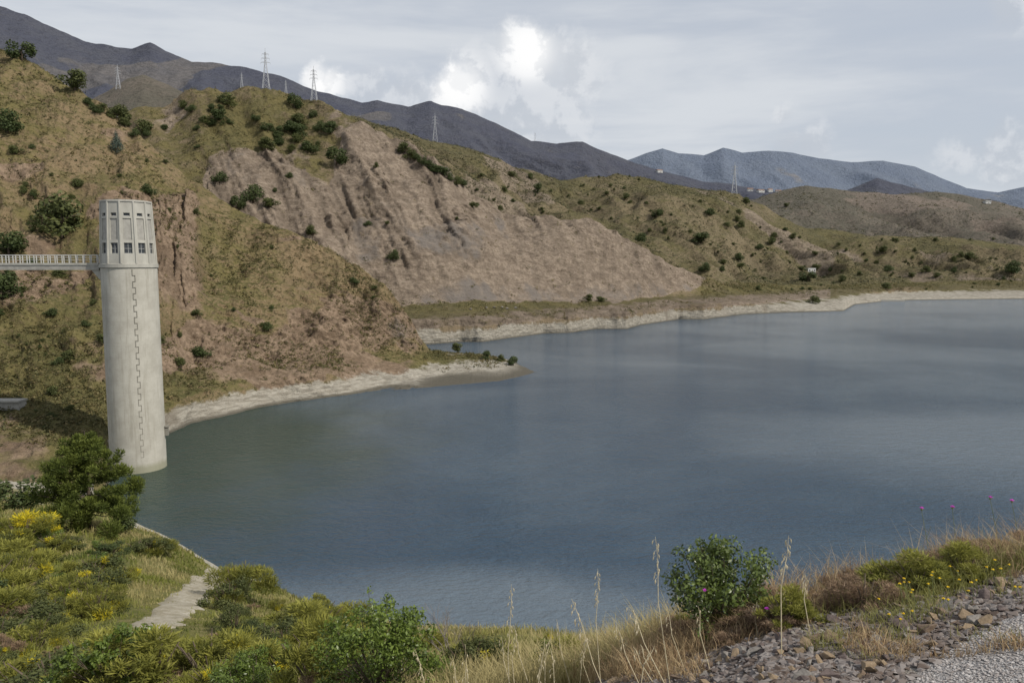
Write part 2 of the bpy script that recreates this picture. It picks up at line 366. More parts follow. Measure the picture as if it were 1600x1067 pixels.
# ---- mid hills
px=np.arange(330,1901,4.0)
Q0=L([(330,330,500),(600,330,520),(700,360,540),(800,400,560),(900,425,560),(1000,450,560),(1100,462,560),(1200,462,600),(1300,463,660),(1400,462,720),(1600,460,760),(1900,458,800)],px)
Qa=off(Q0,-10,dz=-20)
Q1=L([(330,260,580),(600,260,620),(700,285,640),(800,335,660),(900,355,670),(1000,385,690),(1100,400,720),(1200,425,740),(1300,430,780),(1400,432,810),(1600,430,860),(1900,430,900)],px)
Q2=L([(330,190,660),(600,225,700),(700,250,720),(800,290,760),(900,315,780),(1000,325,800),(1100,345,830),(1200,385,850),(1300,400,880),(1400,405,900),(1600,410,950),(1900,415,980)],px)
Q3=L([(330,140,720),(480,164,760),(560,187,790),(640,208,800),(680,217,810),(760,238,830),(830,264,860),(880,285,880),(930,282,900),(960,277,910),(1000,280,920),(1060,290,940),(1100,297,950),(1150,300,960),(1180,313,965),(1220,337,970),(1260,357,980),(1350,366,1000),(1400,370,1020),(1500,379,1050),(1600,388,1080),(1900,395,1100)],px)
Q4=off(Q3,60,dz=-10);Q5=off(Q3,300,dz=-90)
def dm(amp,s,seed,rk=0.0,ck=.35):
    def f(X,Y,Z,PX,PY):
        up=ss(2,25,Z)
        R=X.shape[0];v=np.linspace(0,1,R)[:,None]
        w_=X+Y*.4+s*.45*fbm(X/s,Y/s,seed+3,4)
        g=ridg(w_/s,Y/s*.6,seed,5,.58)
        k=1-(1-ck)*ss(.6,.85,v)
        d=((g-.55)*amp+fbm(X/s*3,Y/s*3,seed+5,5,.6)*amp*.25)*up*k
        return X,Y-d*.5,Z+d*.6,{'rock':ss(.1,.5,fbm(X/s*1.5,Y/s*1.5,seed+9,4))*rk,'vr':ss(.58,.32,g)*.4*up}
    return f
loft('mid_hills',px,[Qa,Q0,Q1,Q2,Q3,Q4,Q5],[3,55,55,55,8,8],dm(66,120,12,.75),M_mid,'olive scrub hills beyond the quarry and the far shore')
px=np.arange(60,420,4.0)
T0=L([(60,260,520),(420,300,520)],px);T1=L([(60,190,760),(120,165,760),(170,140,770),(200,120,780),(225,114,780),(262,130,780),(300,150,770),(350,172,770),(420,210,760)],px);T2=off(T1,100,dz=-40)
loft('back_hill',px,[T0,T1,T2],[50,10],dm(14,90,31,.9),M_right,'small pale olive hill peeping behind the left skyline')
px=np.arange(960,1901,5.0)
T0=L([(960,420,1050),(1900,440,1100)],px);T1=L([(960,365,1300),(1200,365,1300),(1900,400,1300)],px)
T2=L([(960,330,1600),(1100,318,1600),(1180,309,1600),(1200,302,1600),(1260,290,1620),(1330,300,1620),(1400,304,1600),(1460,298,1620),(1500,304,1620),(1560,316,1600),(1600,328,1600),(1900,345,1600)],px);T3=off(T2,400,dz=-90)
loft('right_hill',px,[T0,T1,T2,T3],[50,50,8],dm(95,210,41,.7,.2),M_right,'grey brown rounded hill behind the far right shore')
px=np.arange(-350,1300,4.0)
T0=L([(-350,400,1500),(1300,400,1500)],px)
T1=L([(-350,180,2000),(0,180,2000),(400,220,2000),(700,260,2050),(1000,320,2050),(1300,330,2050)],px)
T2=L([(-350,-40,2600),(0,8,2600),(40,20,2600),(80,40,2600),(130,62,2600),(180,70,2600),(205,74,2600),(235,63,2600),(262,77,2600),(300,94,2600),(345,99,2600),(380,103,2600),(415,110,2600),(445,119,2600),(475,133,2600),(510,146,2600),(540,154,2600),(565,161,2600),(590,156,2600),(615,161,2600),(640,167,2600),(658,161,2600),(673,156,2600),(690,163,2600),(720,169,2600),(760,186,2600),(800,203,2600),(830,218,2600),(870,222,2600),(910,218,2600),(950,236,2600),(985,249,2600),(1020,262,2600),(1060,272,2600),(1100,283,2600),(1150,290,2600),(1200,298,2600),(1300,320,2600)],px);T3=off(T2,600,dz=-200)
def dr(X,Y,Z,PX,PY):
    k=ss(2560,2250,Y)*.9+.1
    w_=X+Y*.3+160*fbm(X/400,Y/400,92,3)
    g=ridg(w_/330,Y/700,91,4,.5)
    d=(g-.6)*190*k+fbm(X/120,Y/120,93,4,.5)*14*(.4+.6*k)
    return X,Y-d*.7,Z+d*.4+fbm(X/40,Y/40,95,3)*4,{'rock':.75*ss(.1,.4,fbm(X/260,Y/260,97,4)),'vr':ss(.6,.35,g)*.2*k}
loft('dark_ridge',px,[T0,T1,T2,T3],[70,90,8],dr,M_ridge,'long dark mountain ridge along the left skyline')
px=np.arange(880,1950,5.0)
T0=L([(880,400,4200),(1950,400,4200)],px)
T1=L([(880,300,5600),(960,256,5600),(985,246,5600),(1010,236,5600),(1035,229,5600),(1060,238,5600),(1100,240,5600),(1130,228,5600),(1160,236,5600),(1200,234,5600),(1240,237,5600),(1280,247,5600),(1330,251,5600),(1380,249,5600),(1430,258,5600),(1470,274,5600),(1510,292,5600),(1560,299,5600),(1600,291,5600),(1950,285,5600)],px);T2=off(T1,1500,dz=-400)
def db(X,Y,Z,PX,PY):
    k=ss(5600,5100,Y)*.9+.1
    g=ridg((X+Y*.3)/620,Y/1300,191,4,.5)
    d=(g-.6)*300*k+fbm(X/200,Y/200,193,4,.5)*20
    return X,Y-d*.7,Z+d*.3,{'rock':.5*ss(.2,.5,fbm(X/600,Y/600,197,4)),'vr':ss(.6,.35,g)*.08*k}
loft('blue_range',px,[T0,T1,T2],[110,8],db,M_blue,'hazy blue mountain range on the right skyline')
px=np.arange(1270,1560,4.0)
T0=L([(1270,340,2300),(1560,340,2300)],px);T1=L([(1270,312,2700),(1320,298,2700),(1350,285,2700),(1370,275,2700),(1390,281,2700),(1430,291,2700),(1470,303,2700),(1560,312,2700)],px);T2=off(T1,300,dz=-80)
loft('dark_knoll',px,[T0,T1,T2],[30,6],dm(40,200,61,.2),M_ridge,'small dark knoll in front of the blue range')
# ---------- water
def mk_water():
    m,N,out=newmat('reservoir_water');pos=N.n('ShaderNodeNewGeometry').outputs['Position']
    p2=N.n('ShaderNodeMapping',{0:pos,'Scale':(1,1,0)}).outputs[0]
    w1=N.n('ShaderNodeMapping',{0:p2,'Rotation':(0,0,.45),'Scale':(1,1.9,1)}).outputs[0]
    w2=N.n('ShaderNodeMapping',{0:p2,'Rotation':(0,0,-.5),'Scale':(1,1.6,1)}).outputs[0]
    r=N.math('ADD',N.math('MULTIPLY',N.noise(w1,1.0,3,.6),1.5),N.math('MULTIPLY',N.noise(w2,.33,2,.5),1.5))
    r=N.math('ADD',r,N.math('MULTIPLY',N.noise(w2,3.0,3,.6),.55))
    big=N.noise(p2,.012,5,.6,.5)
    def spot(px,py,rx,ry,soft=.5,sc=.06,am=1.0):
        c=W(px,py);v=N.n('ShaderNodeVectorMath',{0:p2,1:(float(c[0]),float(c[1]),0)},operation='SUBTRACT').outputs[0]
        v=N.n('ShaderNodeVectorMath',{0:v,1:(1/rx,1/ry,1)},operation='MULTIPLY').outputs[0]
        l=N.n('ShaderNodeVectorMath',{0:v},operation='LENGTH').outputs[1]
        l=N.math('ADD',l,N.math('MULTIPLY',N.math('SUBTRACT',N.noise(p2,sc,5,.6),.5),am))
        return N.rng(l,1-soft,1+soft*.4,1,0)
    calm_sheen=N.math('MAXIMUM',N.math('MULTIPLY',spot(1650,690,62,34,.6,.04,.8),.72),N.math('MULTIPLY',spot(740,955,26,11,.7,.08,.7),.75))
    calm_sheen=N.math('MAXIMUM',calm_sheen,N.math('MULTIPLY',N.rng(N.math('ADD',big,N.math('MULTIPLY',N.n('ShaderNodeSeparateXYZ',{0:pos}).outputs[1],.0006)),.52,.85),.6))
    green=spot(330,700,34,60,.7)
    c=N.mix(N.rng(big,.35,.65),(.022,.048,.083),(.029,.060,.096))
    c=N.mix(green,c,(.015,.035,.026))  # dark reflection of the left hillside painted into the base colour
    c=N.mix(calm_sheen,c,(.115,.145,.175))  # cloud reflection painted as paler base colour where ripples are gentler
    bs=N.math('SUBTRACT',.95,N.math('MULTIPLY',calm_sheen,.35))
    nr=N.n('ShaderNodeBump',{'Height':r,'Distance':.27,'Strength':bs}).outputs[0]
    b=N.n('ShaderNodeBsdfPrincipled',{'Base Color':c,'Roughness':.09,'IOR':1.33,'Normal':nr})
    N.t.links.new(b.outputs[0],out.inputs[0]);return m
M_water=mk_water()
me=bpy.data.meshes.new('water');me.from_pydata([(-9000,20,0),(9000,20,0),(9000,14000,0),(-9000,14000,0)],[],[(0,1,2,3)]);me.materials.append(M_water)
o=link('water',me);o['kind']='structure';o['label']='blue grey reservoir water with wind ripples'
# ---------- world
wd=bpy.data.worlds.new('World');scene.world=wd;wd.use_nodes=True;t=wd.node_tree
for x in list(t.nodes):t.nodes.remove(x)
N=NT(t);out=N.n('ShaderNodeOutputWorld')
ELV=math.radians(43);AZ=math.radians(118)
sky=N.n('ShaderNodeTexSky');sky.sky_type='NISHITA';sky.sun_disc=False;sky.sun_elevation=ELV;sky.sun_rotation=AZ
d=N.n('ShaderNodeTexCoord').outputs['Generated']
skc=N.n('ShaderNodeVectorMath',{0:sky.outputs[0],3:.12},operation='SCALE').outputs[0]
st=N.n('ShaderNodeMapping',{0:d,'Scale':(1.0,1.0,5.5),'Rotation':(0,.12,0)}).outputs[0]
n1=N.noise(st,2.0,6,.55,.3)
z=N.n('ShaderNodeSeparateXYZ',{0:d}).outputs[2]
lay=N.mix(N.rng(n1,.38,.62),(.55,.59,.655),(.68,.71,.75))
lay=N.mix(N.rng(z,0,.12,.55,0),lay,(.70,.75,.82))
c=N.mix(N.rng(n1,.25,.6,.80,.96),skc,lay)
blobs=[(822,70,34),(800,60,26),(850,100,50),(905,112,46),(820,130,60),(760,140,50),(722,135,34),(700,150,32),(860,185,60),(800,190,50),(490,124,24),(520,134,24),(570,140,32),(1225,226,30),(1265,232,34),(1570,245,46),(1500,245,34),(1600,262,55),(1580,5,36),(1220,180,20),(640,165,40)]
nn=N.noise(d,15,8,.62,.2)
m=None
nsub=N.math('MULTIPLY',N.math('SUBTRACT',nn,.5),2.6)
for bx,by,br in blobs:
    u=(bx-800)/F;v=(533.5-by)/F;dv=Vector((u,CP+v*SP,-SP+v*CP)).normalized()
    l=N.n('ShaderNodeVectorMath',{0:d,1:tuple(dv)},operation='DISTANCE').outputs[1]
    f=N.math('SUBTRACT',1.0 if bx<1100 else .78,N.math('MULTIPLY',l,F/br/1.25))
    m=f if m is None else N.math('MAXIMUM',m,f)
m2=N.math('ADD',N.math('MAXIMUM',m,-1.0),nsub)
cm=N.rng(m2,-.08,.6)
d2=N.n('ShaderNodeVectorMath',{0:d,1:(.015,0,.03)},operation='ADD').outputs[0]
nb=N.noise(d2,15,8,.62,.2);df=N.math('SUBTRACT',nn,nb)
shade=N.rng(df,-.06,.08)
def dirv(a,b): return tuple(Vector(((a-800)/F,CP+(533.5-b)/F*SP,-SP+(533.5-b)/F*CP)).normalized())
near=None
for a,b in ((825,78),(715,135),(490,122)):
    l=N.n('ShaderNodeVectorMath',{0:d,1:dirv(a,b)},operation='DISTANCE').outputs[1]
    near=l if near is None else N.math('MINIMUM',near,l)
near=N.rng(near,.012,.055,1,0)
cc=N.mix(N.math('ADD',N.math('MULTIPLY',shade,.5),N.math('MULTIPLY',near,.8),True),(.54,.575,.63),(1.0,1.0,1.0))
c=N.mix(N.math('MULTIPLY',cm,N.math('ADD',.5,N.math('MULTIPLY',near,.5))),c,cc)
bg=N.n('ShaderNodeBackground',{'Color':c,'Strength':1.0});N.t.links.new(bg.outputs[0],out.inputs[0])
sd=bpy.data.lights.new('sun','SUN');sd.energy=4.3;sd.angle=math.radians(.6);sd.color=(1,.94,.84)
so=bpy.data.objects.new('sun',sd);COL.objects.link(so)
sv=Vector((math.sin(AZ)*math.cos(ELV),math.cos(AZ)*math.cos(ELV),math.sin(ELV)))
so.rotation_euler=(-sv).to_track_quat('-Z','Y').to_euler()
# ---------- tower
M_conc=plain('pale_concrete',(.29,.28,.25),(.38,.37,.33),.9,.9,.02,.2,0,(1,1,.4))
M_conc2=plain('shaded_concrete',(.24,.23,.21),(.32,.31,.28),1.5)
M_joint=plain('joint_dark',(.16,.15,.13),(.21,.20,.17),4)
M_glass=plain('window_dark',(.02,.025,.03),(.05,.055,.06),2,.3,.001,.4)
M_frame=plain('window_frame_grey',(.30,.30,.29),(.38,.38,.37),4,.6)
M_white=plain('white_paint',(.40,.40,.39),(.52,.52,.50),4,.6)
def mk_tower_mat():
    m,N,out=newmat('tower_shaft_concrete');pos=N.n('ShaderNodeTexCoord').outputs['Object']
    s1=N.n('ShaderNodeMapping',{0:pos,'Scale':(1.0,1.0,.07)}).outputs[0]
    a=N.noise(s1,1.6,6,.7);b=N.noise(pos,.5,6,.65);f_=N.noise(pos,5,5,.7);zc=N.n('ShaderNodeSeparateXYZ',{0:pos}).outputs[2]
    c=N.mix(N.rng(b,.3,.7),(.325,.31,.27),(.405,.39,.345))
    c=N.mix(N.math('MULTIPLY',N.rng(a,.50,.68),.6),c,(.25,.235,.195))
    c=N.mix(N.math('MULTIPLY',N.rng(f_,.5,.7),.25),c,(.25,.24,.20))
    lift=N.math('FRACT',N.math('MULTIPLY',zc,1/1.68));c=N.mix(N.math('MULTIPLY',N.rng(lift,.0,.04,1,0),.25),c,(.2,.19,.16))
    c=N.mix(N.rng(N.math('ADD',zc,b),1.2,2.2,.7,0),c,(.20,.20,.13))
    finish(N,out,c,.9,f_,.02,.5,.15);return m
M_shaft=mk_tower_mat()
TC=P(201.5,412,112.0);tx,ty=float(TC[0]),112.0
tw=thing('intake_tower','tall pale concrete intake tower standing in the water with windowed top storey','tower',(tx,ty,0))
R0=3.72
s=MB();s.lathe([(R0+.1,-8),(R0,29.3),(R0+.04,29.35)],96);s.obj('shaft',M_shaft,tw)
s=MB();s.lathe([(R0+.0,29.352),(R0+.16,29.45),(R0+.16,29.95),(R0-.02,30.0)],60);s.obj('ledge',M_conc,tw)
NS=12
face0=math.atan2(-ty,-tx)
def ring_pt(r,a,z): return (r*math.cos(a),r*math.sin(a),z)
zb,zt=30.0,38.6;rb,rt=3.72,3.34
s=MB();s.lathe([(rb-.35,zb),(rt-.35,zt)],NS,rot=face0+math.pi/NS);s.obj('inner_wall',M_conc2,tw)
def rad(z): return rb+(rt-rb)*(z-zb)/(zt-zb)
wall=MB();pan=MB()
levels=[zb,31.4,32.9,33.3,36.3,36.6,37.05,zt]
WS={1:(.22,.78),5:(.27,.73)}
for k in range(NS):
    a0=face0+math.pi/NS+2*math.pi*k/NS;a1=a0+2*math.pi/NS
    def pt(f,z,ins=0):
        r=rad(z)-ins;A_=Vector(ring_pt(r,a0,z));B_=Vector(ring_pt(r,a1,z));return A_.lerp(B_,f)
    for li in range(7):
        z0,z1=levels[li],levels[li+1]
        spans=[(0,WS[li][0]),(WS[li][1],1)] if li in WS else ([(0,.2),(.8,1)] if li==3 else [(0,1)])
        for f0,f1 in spans:
            q=[pt(f0,z0),pt(f1,z0),pt(f1,z1),pt(f0,z1)]
            i=[pt(f0,z0,.3),pt(f1,z0,.3),pt(f1,z1,.3),pt(f0,z1,.3)]
            wall.add(q+i,[(0,1,2,3),(3,2,6,7),(0,4,5,1),(0,3,7,4),(1,5,6,2)])
        if li==3: pan.add([pt(.2,z0,.14),pt(.8,z0,.14),pt(.8,z1,.14),pt(.2,z1,.14)],[(0,1,2,3)])
    for li in(1,5):
        z0,z1=levels[li],levels[li+1];f0,f1=WS[li]
        gmb=MB()
        gmb.add([pt(f0,z0,.26),pt(f1,z0,.26),pt(f1,z1,.26),pt(f0,z1,.26)],[(0,1,2,3)])
        wob=gmb.obj('window',M_glass,tw)
        fr=MB()
        if li==1:
            fr.bar(pt(.5,z0,.22),pt(.5,z1,.22),.05);fr.bar(pt(f0,z0+.7,.22),pt(f1,z0+.7,.22),.05)
        fr.bar(pt(f0,z0+.03,.2),pt(f1,z0+.03,.2),.06)
        fr.obj('frame',M_frame,wob)
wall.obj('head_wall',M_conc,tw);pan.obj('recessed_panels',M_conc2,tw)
for k in range(NS):
    a=face0+math.pi/NS+2*math.pi*k/NS
    r=MB();r.tube([ring_pt(rb,a,zb),ring_pt(rt,a,zt)],[.14,.14],6);r.obj('rib',M_conc,tw)
s=MB();s.lathe([(rt-.3,zt),(rt+.12,zt+.002),(rt+.12,zt+.22),(rt-.2,zt+.28)],NS,rot=face0+math.pi/NS);s.obj('roof_slab',M_conc,tw)
jt=MB();z=29.2;k=0
aj=face0+.14
while z>3:
    a=aj+(.045 if k%2 else -.045)
    jt.box(ring_pt(R0+.03,a,z-.42),(.10,.08,.84),a)
    jt.box(ring_pt(R0+.035,aj,z-.84),(.10,.42,.08),aj)
    z-=.84;k+=1
jt.obj('stepped_joint',M_joint,tw)
gb=MB();a=face0+1.35;gb.box(ring_pt(R0+.25,a,5.2),(.6,.7,1.1),a);gb.box(ring_pt(R0+.3,a,6.0),(.8,.9,.12),a);gb.obj('gauge_box',M_joint,tw)
# bridge
bx0,bx1=tx-R0-.1,tx-R0-46
br=thing('service_footbridge','pale concrete footbridge with railings running from hillside to tower','footbridge',(bx0,ty,29.3))
def rel(x,y,z): return (x-bx0,y-ty,z-29.3)
s=MB();s.box(rel((bx0+bx1)/2,ty,29.95),(bx0-bx1,2.4,.3));s.obj('deck',M_conc,br)
for sy in(-.95,.95):
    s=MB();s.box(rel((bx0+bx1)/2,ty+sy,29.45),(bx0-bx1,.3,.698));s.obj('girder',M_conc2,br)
s=MB();s.add([rel(bx0,ty-.8,29.09),rel(bx0,ty+.8,29.09),rel(bx0-1.2,ty-.8,29.09),rel(bx0-1.2,ty+.8,29.09),rel(bx0,ty-.8,27.6),rel(bx0,ty+.8,27.6)],[(0,1,3,2),(2,3,5,4),(0,4,5,1),(0,2,4),(1,5,3)]);s.obj('bracket',M_conc,br)
for sy in(-1.1,1.1):
    s=MB();s.box(rel((bx0+bx1)/2,ty+sy,31.2),(bx0-bx1,.10,.09));s.box(rel((bx0+bx1)/2,ty+sy,30.86),(bx0-bx1,.05,.04));s.box(rel((bx0+bx1)/2,ty+sy,30.5),(bx0-bx1,.05,.04));s.obj('handrail',M_white,br)
pm=MB();pm.box((0,0,.52),(.09,.09,1.04));pme=pm.mesh('post',M_white)
x=bx0-.15
while x>bx1:
    for sy in(-1.1,1.1): link('railing_post',pme,br,rel(x,ty+sy,30.1))
    x-=1.0
# ---------- foliage templates
def leafcloud(blobs,n,size,seed,asp=.5,shell=.55,upb=.2,outw=False):
    r=np.random.default_rng(seed)
    bl=np.array(blobs,float);wt=bl[:,3]**2;wt/=wt.sum()
    idx=r.choice(len(bl),n,p=wt)
    dv=r.normal(size=(n,3));dv/=np.linalg.norm(dv,axis=1)[:,None]
    rr=shell+(1.08-shell)*r.random(n)**.6
    lump=1+.22*(r.random(n)-.5)
    C=bl[idx,:3]+dv*(bl[idx,3]*rr*lump)[:,None]*np.array([1,1,.82])
    nrm=dv+r.normal(size=(n,3))*.7;nrm[:,2]+=upb;nrm/=np.linalg.norm(nrm,axis=1)[:,None]
    if outw:
        a=dv+r.normal(size=(n,3))*.45+np.array([0,0,.55]);a/=np.linalg.norm(a,axis=1)[:,None];b=np.cross(a,r.normal(size=(n,3)));b/=np.linalg.norm(b,axis=1)[:,None]
    else:
        a=np.cross(nrm,r.normal(size=(n,3)));a/=np.linalg.norm(a,axis=1)[:,None];b=np.cross(nrm,a)
    sz=size*(.6+.8*r.random(n))[:,None]
    V=np.stack([C-a*sz,C+b*sz*asp,C+a*sz,C-b*sz*asp],1).reshape(-1,3)
    bt=r.random(len(bl))*.35
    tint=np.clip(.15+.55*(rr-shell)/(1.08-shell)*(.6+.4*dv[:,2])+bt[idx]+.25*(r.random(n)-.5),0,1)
    return V,np.arange(4*n).reshape(-1,4),np.repeat(tint,4)
def crown_mesh(name,blobs,n,size,mat,seed,asp=.5,shell=.55,outw=False,fl=0):
    V,Fc,t=leafcloud(blobs,n,size,seed,asp,shell,.2,outw)
    dry=np.repeat((np.random.default_rng(seed).random(n)<fl)*1.0,4);return mesh_np(name,V,Fc,mat,{'tint':t,'dry':dry})
def rblobs(seed,n,w,h,z0,r0,r1):
    r=random.Random(seed);o=[]
    for i in range(n):
        a=r.random()*6.28;q=math.sqrt(r.random())*w;zz=z0+(h-z0)*r.random()
        k=1-.55*abs((zz-z0)/(h-z0+1e-6)-.35)
        o.append((math.cos(a)*q*k,math.sin(a)*q*k,zz,r.uniform(r0,r1)))
    return o
M_bark=plain('bark',(.07,.055,.04),(.13,.10,.075),6)
M_olive=leaf_mat('olive_leaves',(.036,.050,.018),(.115,.125,.042))
M_dkgreen=leaf_mat('dark_green_leaves',(.022,.040,.014),(.080,.10,.034))
M_blugreen=leaf_mat('blue_green_needles',(.035,.055,.045),(.10,.13,.10))
M_pine=leaf_mat('pine_needles',(.024,.044,.009),(.145,.17,.034),trans=.3)
M_fresh=leaf_mat('fresh_leaves',(.035,.062,.012),(.18,.24,.042),trans=.35,rough=.4,spec=.4)
M_broom=leaf_mat('broom_twigs',(.065,.080,.016),(.285,.275,.058),alt=(.60,.50,.03),trans=.35)
M_heath=leaf_mat('heath_twigs',(.11,.075,.05),(.33,.23,.15),alt=(.20,.19,.06),trans=.25)
M_scrub=leaf_mat('scrub_leaves',(.046,.048,.020),(.125,.115,.042),alt=(.19,.15,.07))
M_scrubfar=leaf_mat('far_scrub_leaves',(.042,.047,.026),(.098,.095,.046),alt=(.17,.145,.07))
def trunk_mesh(name,h,r,seed,limbs=5,lw=.6):
    rr=random.Random(seed);s=MB()
    s.tube([(0,0,-.3*h*.2),(rr.uniform(-.04,.04)*h,rr.uniform(-.04,.04)*h,h*.5),(0,0,h)],[r,r*.7,r*.25])
    for i in range(limbs):
        a=6.28*i/limbs+rr.random();z=h*rr.uniform(.35,.8)
        s.tube([(0,0,z),(math.cos(a)*lw*.5,math.sin(a)*lw*.5,z+h*.12),(math.cos(a)*lw,math.sin(a)*lw,z+h*.2)],[r*.45,r*.3,r*.12],5)
    return s.mesh(name,M_bark,True)
bush=[]
for i in range(5):
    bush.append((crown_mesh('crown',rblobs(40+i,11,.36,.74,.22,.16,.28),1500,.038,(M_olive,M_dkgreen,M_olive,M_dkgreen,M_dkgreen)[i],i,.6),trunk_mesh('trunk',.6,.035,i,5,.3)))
tall=[]
for i in range(2):
    bl=[(0.02*math.sin(k),.02*math.cos(k*2),.2+.075*k,.24*(1-k/11)+.04) for k in range(10)]
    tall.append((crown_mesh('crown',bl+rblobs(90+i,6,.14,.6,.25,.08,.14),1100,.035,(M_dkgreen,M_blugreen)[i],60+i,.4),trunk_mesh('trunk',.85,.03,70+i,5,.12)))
def plant(name,label,cat,p,h,kind,v,group=None,wide=1.0):
    tpl={'bush':bush,'tall':tall}[kind][v]
    t=thing(name,label,cat,(p[0],p[1],p[2]-.05*h),group,random.random()*6.28,(h*wide,h*wide,h))
    link('crown',tpl[0],t);link('trunk',tpl[1],t);return t
def pl(px,py,hpx,name,label,cat,kind='bush',v=0,group=None,wide=1.0,names=None):
    p=cast(px,py,names)
    if p is None: return
    h=hpx/F*p.y
    if p.z<.2 or p.y>1500: return
    return plant(name,label,cat,p,h,kind,v,group,wide)
uniq=[
(98,372,84,'tree','large round olive green tree on the slope just above the tower top','tree','bush',0,1.15),
(12,208,46,'tree','dark round tree on left edge of the hillside below the skyline','tree','bush',1,1.1),
(183,238,36,'conifer_tree','small blue green conifer standing alone above the tower','tree','tall',1,1.0),
(117,141,36,'tree','round tree on the skyline, middle of the left crest','tree','bush',2,1.3),
(34,95,36,'tree','topmost tree on the skyline at far left','tree','bush',3,1.2),
(14,400,48,'tree','dark tree just above the footbridge at the left edge','tree','bush',3,1.2),
(4,475,60,'tree','dark tree in shade directly below the footbridge','tree','bush',4,1.0),
(396,316,36,'bush','larger dark green bush of the pair on the spur above the slope','bush','bush',1,1.1),
(373,328,27,'bush','smaller dark green bush of the pair on the spur','bush','bush',3,1.0),
(343,285,22,'bush','single dark bush on brown slope up left of the bush pair','bush','bush',1,1.2),
(526,258,34,'bush','dark bush at the top left of the bare quarry face','bush','bush',3,1.1),
(518,210,24,'bush','rounded bush on ridge crest directly above quarry top','bush','bush',4,1.2),
(358,168,26,'bush','wide green bush on the ridge skyline between two pylons','bush','bush',0,1.5),
(715,551,20,'bush','yellow green bush where the hillside meets the spit','bush','bush',2,1.1),
(761,562,17,'bush','leftmost of three bushes on the gravel spit','bush','bush',4,1.1),
(783,565,14,'bush','small middle bush of three on the gravel spit','bush','bush',0,1.1),
(802,571,18,'bush','rightmost dark bush near the tip of the gravel spit','bush','bush',3,1.2),
(920,472,16,'bush','taller bush standing on the flat bench below the quarry','bush','bush',2,1.1),
(940,472,11,'bush','low bush right beside the taller one on the bench','bush','bush',2,1.8),
(1262,440,20,'tree','dark tree in front of the small hut across the water','tree','bush',3,1.4),
(1270,474,15,'bush','low bush at the shoreline below the small hut','bush','bush',0,1.6),
(1580,427,26,'tree','dark tree on far right shore slope by picture edge','tree','bush',1,1.2),
(1095,380,20,'tree','dark bushy tree on the mid hill above quarry tail','tree','bush',4,1.6),
(1100,424,18,'tree','dark tree just above the right end of quarry face','tree','bush',1,1.1),
(1153,408,16,'tree','small dark tree on the lower right mid slope','tree','bush',3,1.2),
(1000,378,18,'bush','dark bush just behind the quarry crest at its right','bush','bush',1,1.4),
(1025,340,16,'bush','dark bush in middle of the olive hill behind the quarry','bush','bush',3,1.2),
(840,303,20,'tree','upright dark tree on the hill left of the saddle','tree','bush',4,.8),
(1512,318,18,'tree','small dark tree on the far right skyline hill','tree','bush',3,.8)]
for a,b,c_,nm,lb,ct,kd,v,wd_ in uniq: pl(a,b,c_,nm,lb,ct,kd,v,None,wd_)
def many(pts,label,group,name='bush',cat='bush',kind='bush',vs=(0,1,3,4),hs=(12,24)):
    for i,(a,b) in enumerate(pts):
        hh=hs[0]+(hs[1]-hs[0])*random.random()**2
        pl(a,b,hh,name,label,cat,kind,random.choice(vs),group,random.uniform(.9,1.7))
r=random.Random(5)
many([(135+i*8.5+r.uniform(-3,3),162+i*5.2+r.uniform(-8,6)) for i in range(12)],'green bush in the row running down the left crest of near hill','bushes down the left crest',hs=(14,30),vs=(0,2,1))
many([(340+r.uniform(-18,20),180+r.uniform(-10,18)) for i in range(8)]+[(258,204),(307,204),(300,175),(285,170)],'dark bush dotted around the brown top of the quarry hill','bushes on the quarry hill top',hs=(10,24))
many([(430+r.uniform(-12,40),212+r.uniform(-8,30)) for i in range(14)]+[(485,238),(500,205),(470,195),(400,190),(460,170),(490,185)],'dark green bush in the thicket above the quarry face','bushes in the thicket above the quarry',hs=(12,28))
many([(632+i*9,240+i*5.2+r.uniform(-2,4)) for i in range(11)],'dark bush in the line along the quarry crest','bushes along the quarry crest',hs=(10,22))
many([(r.uniform(700,1000),r.uniform(270,345)) for i in range(40)],'bush scattered on olive hill behind the quarry crest','bushes on the olive hill',hs=(4,13),vs=(0,2,1))
many([(r.uniform(1110,1600),r.uniform(375,455)) for i in range(80)]+[(r.uniform(1000,1250),r.uniform(310,400)) for i in range(40)],'dark green tree scattered over the hills beyond the far shore','trees on the far shore hills','tree','tree',hs=(4,14),vs=(0,1,2,0))
many([(r.uniform(20,620),r.uniform(220,580)) for i in range(60)]+[(r.uniform(-20,150),r.uniform(430,690)) for i in range(22)],'small bush scattered on the brown near hillside','bushes on the near hillside',hs=(7,22),vs=(0,2,1))
